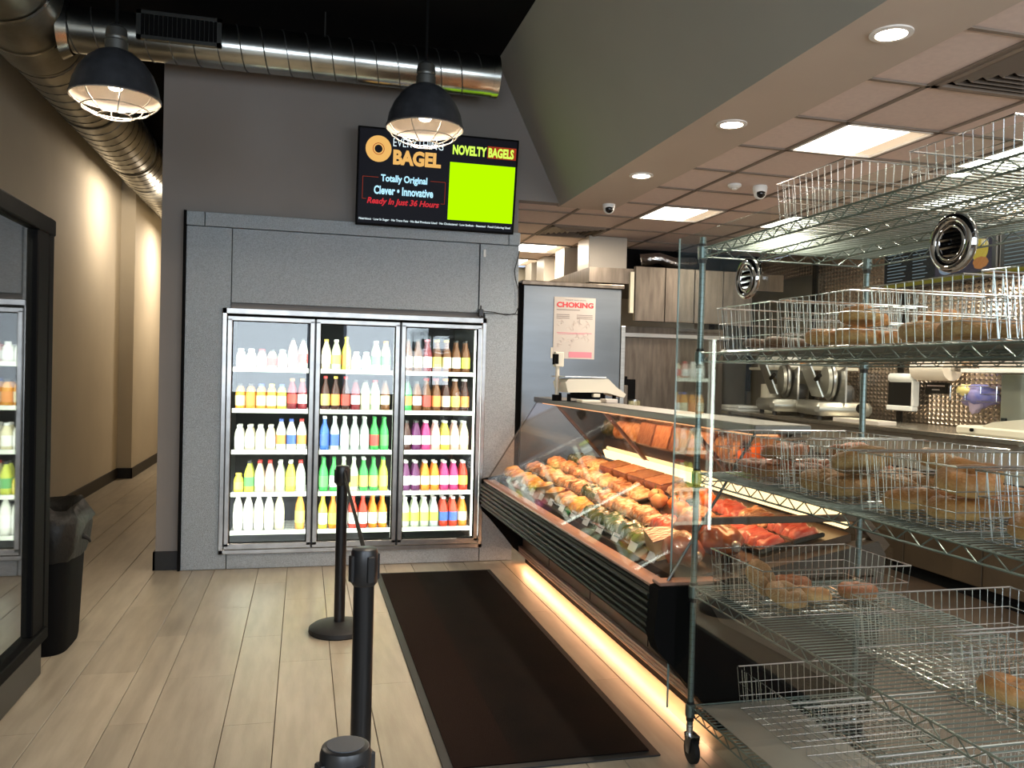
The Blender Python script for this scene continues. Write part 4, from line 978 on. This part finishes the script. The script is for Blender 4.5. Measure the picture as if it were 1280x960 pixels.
# menu board
def menu(y_far, y_near, lab, left):
    wd = y_far-y_near
    t = thing('menu_board', lab, 'screen', (5.36, (y_far+y_near)/2, 2.425), (0, 0, -PI/2))
    MB().bbox(-wd/2, wd/2, 0, .05, 0, .44, .005).build('bezel', m_plast, t, world=False)
    MB().bbox(-.1, .1, .05, .09, .1, .35, .005).build('mount', m_black, t, world=False)
    s = MB().box(-wd/2+.015, wd/2-.015, -.0015, 0, .05, .425).build('screen_panel', mat('menu black', (.004, .005, .006), .3, spec=.1, emit=(.002, .003, .004), estr=1), t, world=False)
    MB().box(-wd/2+.015, wd/2-.015, -.002, 0, .015, .048).build('yellow_rule', emis('menu rule', (.12, .10, .015), .9), t, world=False)
    ln = MB(); random.seed(3 if left else 5)
    for c0, c1 in ((-wd*.46, -wd*.24), (-wd*.21, -wd*.06)) if left else ((-wd*.46, -wd*.1), (0, wd*.4)):
        for j in range(11):
            ln.box(c0, c0+(c1-c0)*random.uniform(.6, 1), -.003, -.0015, .08+j*.030, .087+j*.030)
    ln.build('text_line', emis('menu lines', (.35, .45, .50), .35), s, world=False)
    if left:
        MB().box(0, wd*.46, -.003, -.0015, .06, .40).build('photo_block', emis('menu photo dark', (.035, .03, .04), 1), s, world=False)
        MB().ball((wd*.10, -.003, .12), (.09, .002, .05), 14, 8).build('photo_plate', emis('menu plate', (.16, .20, .26), 1), s, world=False)
        MB().ball((wd*.22, -.004, .20), (.10, .002, .08), 14, 8, .3, 2).build('photo_food', emis('menu meat', (.16, .03, .03), 1), s, world=False)
        MB().ball((wd*.37, -.005, .24), (.09, .002, .10), 14, 8, .4, 4).build('photo_food', emis('menu chips', (.36, .26, .04), 1), s, world=False)
        MB().ball((wd*.38, -.006, .13), (.08, .002, .05), 14, 8, .3, 6).build('photo_food', emis('menu bun', (.30, .12, .04), 1), s, world=False)
menu(6.86, 5.52, 'wall menu screen with white lines and a food photo, beyond the near chrome ring', True)
menu(5.50, 4.16, 'wall menu screen with white lines cut by the right picture edge', False)

# back counter
bc = thing('back_counter', 'long steel kitchen counter with dark brown doors below along the right wall', 'counter', (5.0, 6.5, 0))
MB().bbox(4.66, 5.40, 3.3, 8.9, 1.15, 1.19, .006).build('worktop', mat('counter steel', (.42, .38, .32), .25, .9, var=.15, vscale=3), bc)
MB().box(4.72, 5.40, 3.3, 8.9, .88, 1.15).build('upper_front', mat('beige steel', (.46, .40, .32), .35, .6), bc)
MB().box(4.78, 5.40, 3.3, 8.9, .0005, .10).build('plinth', m_black, bc)
for i in range(7):
    a = 3.32+i*.80
    d = MB().bbox(4.73, 4.76, a, a+.79, .10, .875, .004).build('door', m_brown, bc)
    MB().bbox(4.715, 4.73, a+.70, a+.72, .4, .6, .003).build('handle', m_black, d)
MB().box(4.76, 5.40, 3.31, 8.89, .10, .88).build('carcass', m_black, bc)

def slicer(x, y, s, lab):
    t = thing('deli_slicer', lab, 'slicer', (x, y, 1.191), (0, 0, -.3), 'grey deli slicers'); t.scale = (s*1.2, s*1.2, s*1.25)
    al = mat('cast aluminium', (.40, .39, .34), .35, .7)
    MB().bbox(-.22, .22, -.28, .28, .03, .13, .03).build('base', al, t, smooth=True, world=False)
    for a, b2 in ((-.17, -.22), (-.17, .22), (.17, -.22), (.17, .22)): MB().cyl((a, b2, 0), (a, b2, .035), .02, 10).build('foot', m_rub, t, world=False)
    MB().lathe([(.02, -.02), (.15, -.015), (.155, 0), (.15, .01), (.06, .02)], (-.02, .02, .29), 30, 'x').build('blade', m_steel, t, smooth=True, world=False)
    MB().lathe([(.05, -.06), (.12, -.045), (.13, -.02)], (-.02, .02, .29), 24, 'x').build('blade_guard', al, t, smooth=True, world=False)
    MB().slab((-.16, -.26, .17), (-.10, .22, .17), (-.20, .24, .42), (-.26, -.24, .42), .012).build('carriage', al, t, world=False)
    MB().slab((.0, -.30, .13), (.0, -.02, .13), (.02, -.02, .36), (.02, -.24, .40), .014).build('gauge_plate', m_steel, t, world=False)
    MB().cyl((-.22, -.26, .30), (-.22, -.36, .33), .016, 10).build('handle', m_black, t, world=False)
    MB().lathe([(.035, 0), (.035, .03), (.02, .035)], (.12, -.29, .09), 16, 'y').build('knob', m_black, t, smooth=True, world=False)
    MB().bbox(.06, .18, .0, .2, .13, .26, .03).build('motor', mat('dark motor', (.05, .05, .05), .4), t, smooth=True, world=False)
slicer(5.0, 7.85, 1.0, 'grey deli slicer with its big round blade, farther along the back counter')
slicer(4.98, 7.05, 1.0, 'grey deli slicer nearest the rack post, closer along the back counter')
t = thing('wall_shelf', 'thin white wall shelf holding small items, above the slicers', 'shelf', (5.2, 8.3, 1.66))
MB().bbox(5.05, 5.37, 7.2, 8.75, 1.66, 1.69, .003).build('board', m_scale, t)
for yy in (7.4, 8.5): MB().prism([(5.37, 1.66), (5.1, 1.66), (5.37, 1.50)], yy, yy+.01).build('bracket', m_steel, t)
for i, (yy, c, lab) in enumerate(((8.55, m_white, 'white food box at the far end of the wall shelf'), (8.2, m_white, 'white food box in the middle of the wall shelf'), (7.55, m_scale, 'cream food box at the near end of the wall shelf'))):
    o = MB().bbox(5.12, 5.30, yy-.13, yy+.13, 1.691, 1.82, .006).build('food_box', c); tag(o, lab, 'box')
t = thing('tea_light', 'small orange cup on the wall shelf', 'cup', (5.18, 7.86, 1.691))
MB().lathe([(.03, 1.691), (.04, 1.76), (.036, 1.76), (.028, 1.70)], (5.18, 7.86, 0), 14).build('cup', mat('orange cup', (.70, .30, .10), .4), t, smooth=True)
o = MB().cyl((5.2, 8.52, 1.192), (5.2, 8.52, 1.5), .11, 18).build('stock_pot', m_scale, None, smooth=True); tag(o, 'cream round container standing on the far counter end', 'container')
for i, (yy, z_) in enumerate(((8.62, 1.191), (8.60, 1.222))):
    o = MB().bbox(4.72, 5.0, yy-.22, yy+.22, z_, z_+.028, .006).build('sheet_tray', m_white); tag(o, 'white flat tray on the far counter, %s of two' % ('lower' if i == 0 else 'upper'), 'tray', 'white trays on the far counter')
# dispenser, sign, glove holder, towel, white shelf
t = thing('towel_dispenser', 'white-framed paper towel dispenser with a dark window on the wall', 'dispenser', (5.35, 6.5, 1.3))
MB().bbox(5.30, 5.374, 6.37, 6.70, 1.56, 1.64, .02).build('top_hood', m_white, t, smooth=True)
MB().bbox(5.31, 5.374, 6.38, 6.69, 1.34, 1.56, .008).build('dark_window', m_black, t)
MB().bbox(5.30, 5.374, 6.36, 6.70, 1.30, 1.345, .008).build('bottom_lip', m_white, t)
MB().bbox(5.305, 5.374, 6.355, 6.378, 1.345, 1.57, .003).build('side_frame', m_white, t)
t = thing('wash_sign', 'small black wall sign with faint lettering beside the towel dispenser', 'sign', (5.44, 6.22, 1.47))
MB().box(5.435, 5.449, 6.09, 6.355, 1.465, 1.565).build('plate', m_black, t)
MB().box(5.433, 5.435, 6.12, 6.33, 1.53, 1.54).box(5.433, 5.435, 6.18, 6.27, 1.495, 1.505).build('lettering', m_ink2, t)
t = thing('paper_roll', 'large white paper roll on the wall just below the second rack shelf', 'paper roll', (5.30, 6.1, 1.6))
MB().cyl((5.33, 5.92, 1.68), (5.33, 6.32, 1.68), .10, 22).build('paper', mat('roll paper', (.72, .64, .54), .7), t, smooth=True)
MB().cyl((5.33, 5.88, 1.68), (5.33, 6.36, 1.68), .02, 10).build('spindle', m_steel, t)
MB().box(5.33, 5.449, 5.88, 5.90, 1.66, 1.70).box(5.33, 5.449, 6.34, 6.36, 1.66, 1.70).build('wall_arm', m_steel, t)
t = thing('glove_holder', 'chrome wire holder with crumpled purple gloves on the wall', 'glove holder', (5.35, 5.65, 1.35))
g = MB()
for z_ in (1.42, 1.48, 1.54):
    g.tube([(5.44, 5.40, z_), (5.28, 5.40, z_), (5.28, 5.88, z_), (5.44, 5.88, z_)], .004, 5)
for yy in (5.40, 5.56, 5.72, 5.88): g.tube([(5.28, yy, 1.54), (5.28, yy, 1.42), (5.44, yy, 1.42)], .004, 5)
g.build('wire_frame', m_chrome, t)
MB().ball((5.34, 5.64, 1.47), (.06, .20, .09), 16, 10, .5, 2).build('gloves', mat('purple gloves', (.30, .24, .38), .5, col2=(.10, .12, .40), vscale=6), t, smooth='all')
MB().ball((5.33, 5.66, 1.42), (.04, .08, .10), 12, 8, .5, 8).build('glove_tip', mat('lilac glove', (.42, .34, .46), .5), t, smooth='all')
MB().ball((5.31, 5.74, 1.50), (.04, .09, .05), 12, 8, .5, 5).build('yellow_glove', mat('yellow glove', (.60, .50, .20), .5), t, smooth='all')
t = thing('white_shelf', 'white shelf on the wall at the right picture edge under the second rack shelf', 'shelf', (5.3, 5.2, 1.62))
MB().bbox(5.10, 5.449, 4.6, 5.58, 1.65, 1.68, .003).build('board', m_white, t)
MB().bbox(5.14, 5.40, 4.7, 5.45, 1.681, 1.82, .01).build('boxed_goods', m_poster, t)
t = thing('prep_fridge', 'dark panelled unit below the white shelf at the right edge', 'cabinet', (5.3, 4.9, 1.25))
MB().bbox(5.30, 5.449, 4.5, 5.38, 1.191, 1.64, .004).build('body', mat('green grey panel', (.16, .17, .14), .45), t)
MB().bbox(5.285, 5.30, 5.31, 5.36, 1.26, 1.30, .003).build('latch', m_black, t)
t = thing('sandwich_press', 'cream countertop machine with a sloping lid at the right picture edge', 'machine', (4.95, 4.9, 1.191))
MB().bbox(4.74, 5.25, 4.40, 5.22, 1.191, 1.25, .012).build('base', m_scale, t)
MB().prism([(4.40, 1.251), (5.0, 1.251), (4.9, 1.29), (4.6, 1.33), (4.40, 1.33)], 4.76, 5.24, 'x').build('lid', m_scale, t)
MB().cyl((4.735, 5.05, 1.225), (4.72, 5.05, 1.225), .014, 10).build('knob', m_black, t)
t = thing('napkin_box', 'pale cardboard box on the counter beyond the rack post', 'box', (4.8, 6.25, 1.191))
MB().bbox(4.68, 4.86, 6.0, 6.62, 1.191, 1.225, .004).build('box', m_poster, t)
MB().box(4.70, 4.84, 6.05, 6.57, 1.225, 1.228).build('lid_seam', m_scale, t)

# ================================================================== WIRE RACK
RX0, RX1, RY0, RY1 = 1.54, 2.30, 1.20, 3.05
rk = thing('wire_rack', 'tall wheeled chrome wire shelving rack of five shelves in the right foreground', 'shelving rack', ((RX0+RX1)/2, 2.1, 0))
for px_, py_ in ((RX0, RY1), (RX1, RY1), (RX0, RY0), (RX1, RY0)):
    p = MB().cyl((px_, py_, .13), (px_, py_, 2.12), .0127, 14)
    po_ = p.build('post', m_zinc, rk, smooth=True)
    g = MB()
    for k in range(78): 
        z_ = .15+k*.0254; g.lathe([(.0129, z_), (.0134, z_+.001), (.0129, z_+.002)], (px_, py_, 0), 10, cap0=False, cap1=False)
    g.build('post_groove', m_seam, po_)
    c = MB().lathe([(.011, .10), (.013, .13), (.013, .16)], (px_, py_, 0), 12)
    c.lathe([(.022, .118), (.022, .124)], (px_, py_, 0), 16)
    cs = c.build('caster', m_chrome, rk, smooth=True)
    MB().lathe([(.045, -.014), (.052, -.010), (.052, .010), (.045, .014)], (px_+.012, py_, .053), 24, 'x').build('wheel', m_rub, cs, smooth=True)
    MB().slab((px_-.008, py_-.028, .118), (px_-.008, py_+.028, .118), (px_-.008, py_+.012, .045), (px_-.008, py_-.012, .045), .003).slab((px_+.032, py_-.028, .118), (px_+.032, py_+.028, .118), (px_+.032, py_+.012, .045), (px_+.032, py_-.012, .045), .003).box(px_-.008, px_+.032, py_-.028, py_+.028, .115, .119).build('fork', m_steel, cs)
RZ = [2.075, 1.655, 1.175, .715, .235]
def rshelf(z):
    s = MB(); r = .0034; d = .034
    def truss(a, b2, n, rr=.0026, dz=d):
        a = Vector(a); b2 = Vector(b2)
        s.tube([a, b2], r, 6); s.tube([a-Vector((0, 0, dz)), b2-Vector((0, 0, dz))], r, 6)
        pts = []
        for i in range(n+1): pts.append(a+(b2-a)*(i/n)-Vector((0, 0, dz*(i % 2))))
        s.tube(pts, rr, 5)
    truss((RX0, RY0, z), (RX0, RY1, z), 40); truss((RX1, RY0, z), (RX1, RY1, z), 40)
    truss((RX0, RY0, z), (RX1, RY0, z), 16); truss((RX0, RY1, z), (RX1, RY1, z), 16)
    for k in (1, 2): truss((RX0+k*(RX1-RX0)/3, RY0, z-.004), (RX0+k*(RX1-RX0)/3, RY1, z-.004), 40, .0022, .026)
    for px_, py_ in ((RX0, RY1), (RX1, RY1), (RX0, RY0), (RX1, RY0)): s.lathe([(.017, z-.045), (.020, z-.04), (.020, z+.004), (.0165, z+.008)], (px_, py_, 0), 14, cap0=False, cap1=False)
    sh = s.build('shelf', m_zinc, rk)
    w_ = MB(); n = 72
    for i in range(1, n):
        y = RY0+i*(RY1-RY0)/n; w_.tube([(RX0-.002, y, z+.0025), (RX1+.002, y, z+.0025)], .0023, 4)
    wg = w_.build('shelf_wires', m_zinc, sh); wg['kind'] = 'stuff'
    c = MB()
    for px_, py_ in ((RX0, RY1), (RX1, RY1), (RX0, RY0), (RX1, RY0)): c.cyl((px_, py_, z-.06), (px_, py_, z+.018), .0155, 12)
    c.build('sleeve', m_rub, sh)
for z in RZ: rshelf(z)
# clear acrylic guard on the aisle side with two chrome rings
ac = thing('acrylic_guard', 'clear acrylic sheet fixed along the aisle side of the wire rack', 'guard', (1.50, 2.2, .2))
MB().box(1.497, 1.502, 1.15, 3.18, .18, 2.13).build('sheet', m_acry, ac)
MB().box(1.4965, 1.5025, 3.176, 3.182, .18, 2.13).build('sheet_edge', mat('acrylic edge', (.20, .28, .27), .3, spec=.8), ac)
def ring(y, z, R, lab):
    t = thing('chrome_ring', lab, 'ring ornament', (1.49, y, z), group='chrome ring ornaments on the clear guard')
    pts = [(1.485, y+R*math.cos(a), z+R*math.sin(a)) for a in [2*PI*i/36 for i in range(36)]]
    cr_ = mat('polished chrome', (.55, .55, .56), .05, 1)
    MB().tube(pts, .013, 12, closed=True).build('outer_ring', cr_, t, smooth=True)
    pts = [(1.480, y+R*.70*math.cos(a), z+R*.70*math.sin(a)) for a in [2*PI*i/32 for i in range(32)]]
    MB().tube(pts, .006, 10, closed=True).build('inner_ring', cr_, t, smooth=True)
    for k in (-1.5, -.5, .5, 1.5):
        zz = z+k*R*.33; hw = math.sqrt(max(0, (R*.68)**2-(k*R*.33)**2))
        MB().tube([(1.482, y-hw, zz), (1.482, y+hw, zz)], .0065, 8).build('bar', cr_, t, smooth=True)
    MB().lathe([(.0, .0), (R*.93, .0), (R*.93, .003), (0, .003)], (1.4925, y, z), 32, 'x', cap0=False, cap1=False).build('back_disc', mat('smoked disc', (.03, .03, .028), .15, .6), t)
ring(2.60, 1.905, .058, 'chrome ring with crossbars on the guard, farther one beside the corner post')
ring(1.66, 1.893, .058, 'chrome ring with crossbars on the guard, nearer one in front of the menu screen')
# brown board under shelf four, paper liner on bottom shelf
#o = MB().prism([(RX0+.02, .655), (RX0+.02, .673), (2.25, .673), (2.25, .655)], 1.3, 2.98).prism([(RX0+.02, .60), (RX0+.02, .655), (RX0+.032, .655), (RX0+.032, .60)], 1.3, 2.9).build('under_shelf_tray', m_board); tag(o, 'flat brown tray hung under the fourth rack shelf', 'tray')
o = MB().box(RX0+.03, RX0+.40, 1.3, 3.02, .2405, .243).build('liner_sheet', m_paper); tag(o, 'pale grey liner sheet on the bottom rack shelf', 'sheet')

# ---- baskets
def basket_meshes(L=.60, Wd=.38, H=.165):
    f = MB(); g = MB(); i_ = .012   # tapers inward by i_ at the bottom
    def ringpts(t):
        a = L/2-i_*(1-t); b2 = Wd/2-i_*(1-t); return [(-a, -b2, H*t), (a, -b2, H*t), (a, b2, H*t), (-a, b2, H*t)]
    for t, r in ((1, .0033), (.62, .0018), (.3, .0018), (0, .0022)): f.tube(ringpts(t)+[], r, 5, closed=True)
    def at(u, t, side):
        a = L/2-i_*(1-t); b2 = Wd/2-i_*(1-t)
        return {0: (u*a, -b2, H*t), 1: (u*a, b2, H*t), 2: (-a, u*b2, H*t), 3: (a, u*b2, H*t)}[side]
    for side, n in ((0, 20), (1, 20), (2, 11), (3, 11)):
        for k in range(n+1):
            u = -1+2*k/n; g.tube([at(u, 0, side), at(u, 1, side)], .0014, 4)
    for k in range(1, 16):
        u = -1+2*k/16; g.tube([(u*(L/2-i_), -Wd/2+i_, 0.0), (u*(L/2-i_), Wd/2-i_, 0.0)], .0014, 4)
    for k in range(1, 7):
        u = -1+2*k/7; g.tube([(-(L/2-i_), u*(Wd/2-i_), -.002), (L/2-i_, u*(Wd/2-i_), -.002)], .0017, 4)
    return f.mesh('rim', m_chrome), g.mesh('wire_mesh', m_chrome)
bm_f, bm_g = basket_meshes()
def basket(x, y, z, lab, rz=0):
    t = thing('wire_basket', lab, 'basket', (x, y, z+.008), (0, 0, rz), 'chrome wire baskets on the rack')
    put('rim', bm_f, t); put('wire_mesh', bm_g, t); return t
XC = 1.88
BK = [(0, 1.92, 2.46, 'on the top shelf, far one against the ceiling'), (0, 2.05, 1.95, 'on the top shelf, near one at the right picture edge'),
 (1, XC, 2.80, 'at the far end of the second shelf with dark flat breads'), (1, XC, 2.36, 'second from the far end on the second shelf with golden seeded bagels'), (1, XC, 1.92, 'third from the far end on the second shelf'), (1, XC, 1.48, 'near end of the second shelf'),
 (2, XC, 2.80, 'at the far end of the third shelf'), (2, XC, 2.36, 'second from the far end on the third shelf with seeded bagels'), (2, XC, 1.92, 'third from the far end on the third shelf with split golden bagels'), (2, XC, 1.48, 'near end of the third shelf at the right edge'),
 (3, XC-.02, 2.76, 'at the far end of the fourth shelf with a topped bagel'), (3, 1.98, 2.06, 'in the middle of the fourth shelf, almost empty'), (3, 1.98, 1.65, 'near end of the fourth shelf with two plain bagels'),
 (4, 2.0, 2.78, 'empty, at the far end of the bottom shelf'), (4, 2.02, 2.36, 'empty, second from the far end on the bottom shelf'), (4, 2.02, 1.93, 'empty, third from the far end on the bottom shelf')]
for si, x, y, lab in BK: basket(x, y, RZ[si]+.004, 'chrome wire basket '+lab)

# ---- bagels
def torus(R, r, n=26, m=12, sq=.85, seed=0, amp=.12):
    vs = []; fs = []
    for i in range(n):
        a = 2*PI*i/n; d = Vector((math.cos(a), math.sin(a), 0))
        for j in range(m):
            b2 = 2*PI*j/m
            w_ = 1+amp*noise.noise(Vector((d.x*1.6+seed, d.y*1.6, math.sin(b2)*.8)))
            rr = r*w_
            vs.append(d*(R+rr*math.cos(b2))+Vector((0, 0, max(-r*sq*.75, rr*math.sin(b2)*sq))))
    for i in range(n):
        for j in range(m): fs.append((i*m+j, ((i+1) % n)*m+j, ((i+1) % n)*m+(j+1) % m, i*m+(j+1) % m))
    mb = MB().add(vs, fs); mb.v = [(p[0], p[1], p[2]+r*sq*.75) for p in mb.v]; return mb
BG = {}
for k, m in (('golden', m_bagel), ('seeded', m_seed), ('dark', m_darkb), ('topped', m_topp)):
    BG[k] = [torus(.036 if k != 'dark' else .05, .031 if k != 'dark' else .034, sq=.85 if k != 'dark' else .55, seed=s_*3.1, amp=.25).mesh('crust', m, 'all') for s_ in range(3)]
def bagel(kind, x, y, z, lab, rot=(0, 0, 0), s=1.0, group=None):
    me = BG[kind][random.randrange(3)]
    o = bpy.data.objects.new('bagel', me); COL.objects.link(o); o.location = (x, y, z); o.rotation_euler = rot; o.scale = (s,)*3
    tag(o, lab, 'bagel', group); return o
random.seed(21)
def batch(kind, si, y0, nx, ny, dx, dy, x0, s, desc, layers=1, tiltx=0, yo=0):
    z = RZ[si]+.027; n = 0
    for l in range(layers):
        for j in range(ny):
            for i in range(nx):
                if l == 1 and (i+j) % 2: continue
                x = x0+i*dx+random.uniform(-.006, .006)+l*dx*.12; y = y0+j*dy+random.uniform(-.006, .006)
                lab = '%s %s, %s from aisle, %s row' % ('upper' if l else 'lower', desc, ORD[i], ['near', 'far'][j])
                bagel(kind, x, y, z+l*.064*s, lab, (random.uniform(-.12, .12)+(.35 if l else 0)*random.choice((-1, 1))*0+tiltx, random.uniform(-.12, .12)+(.22 if l else 0), random.uniform(0, 6)), s, desc)
                n += 1
batch('dark', 1, 2.7150, 3, 2, 0.17, 0.17, 1.72, .95, 'dark flat bagel, far basket, second shelf')
batch('golden', 1, 2.2850, 4, 2, 0.142, 0.15, 1.69, 1.0, 'golden bagel, second basket, second shelf', 2)
batch('seeded', 1, 1.8450, 4, 2, 0.142, 0.15, 1.69, 1.0, 'seeded bagel, third basket, second shelf')
batch('seeded', 1, 1.4050, 4, 2, 0.142, 0.15, 1.69, 1.0, 'seeded bagel, near basket, second shelf', 2)
batch('topped', 2, 2.7250, 4, 2, 0.142, 0.15, 1.69, 1.0, 'red-brown bagel, far basket, third shelf', 2)
batch('seeded', 2, 2.2800, 3, 2, 0.155, 0.16, 1.69, 1.2, 'seeded bagel, second basket, third shelf', 2)
batch('golden', 2, 1.8350, 3, 2, 0.17, 0.17, 1.69, 1.22, 'golden bagel, third basket, third shelf', 2)
batch('golden', 2, 1.3950, 3, 2, 0.17, 0.17, 1.69, 1.22, 'golden bagel, near basket, third shelf', 2)
z4 = RZ[3]+.028
bagel('seeded', 1.70, 2.84, z4+.045, 'pale seeded bagel leaning at the aisle end of the far basket, fourth shelf', (.9, .2, .4), 1.1)
bagel('seeded', 1.72, 2.68, z4+.012, 'pale bagel in front corner of the far basket, fourth shelf', (.25, .1, 0), 1.15)
bagel('golden', 1.84, 2.70, z4, 'golden bagel beside the pale one in the far basket, fourth shelf', (0, .2, 1), 1.1)
bagel('topped', 1.86, 2.86, z4, 'tomato topped bagel at the back of the far basket, fourth shelf', (0, 0, 2), 1.1)
bagel('topped', 2.05, 2.72, z4, 'single topped bagel toward the wall side of the far basket, fourth shelf', (0, 0, 2), 1.1)
bagel('golden', 1.80, 1.765, z4, 'plain golden bagel in the near basket of the fourth shelf, farther one', (.1, .0, 1), 1.15)
bagel('golden', 1.80, 1.60, z4, 'plain golden bagel in the near basket of the fourth shelf, nearest one', (.1, .1, 3), 1.15)
bagel('golden', 1.97, 1.70, z4, 'plain golden bagel in the near basket of the fourth shelf, toward the wall', (.1, -.1, 3), 1.15)
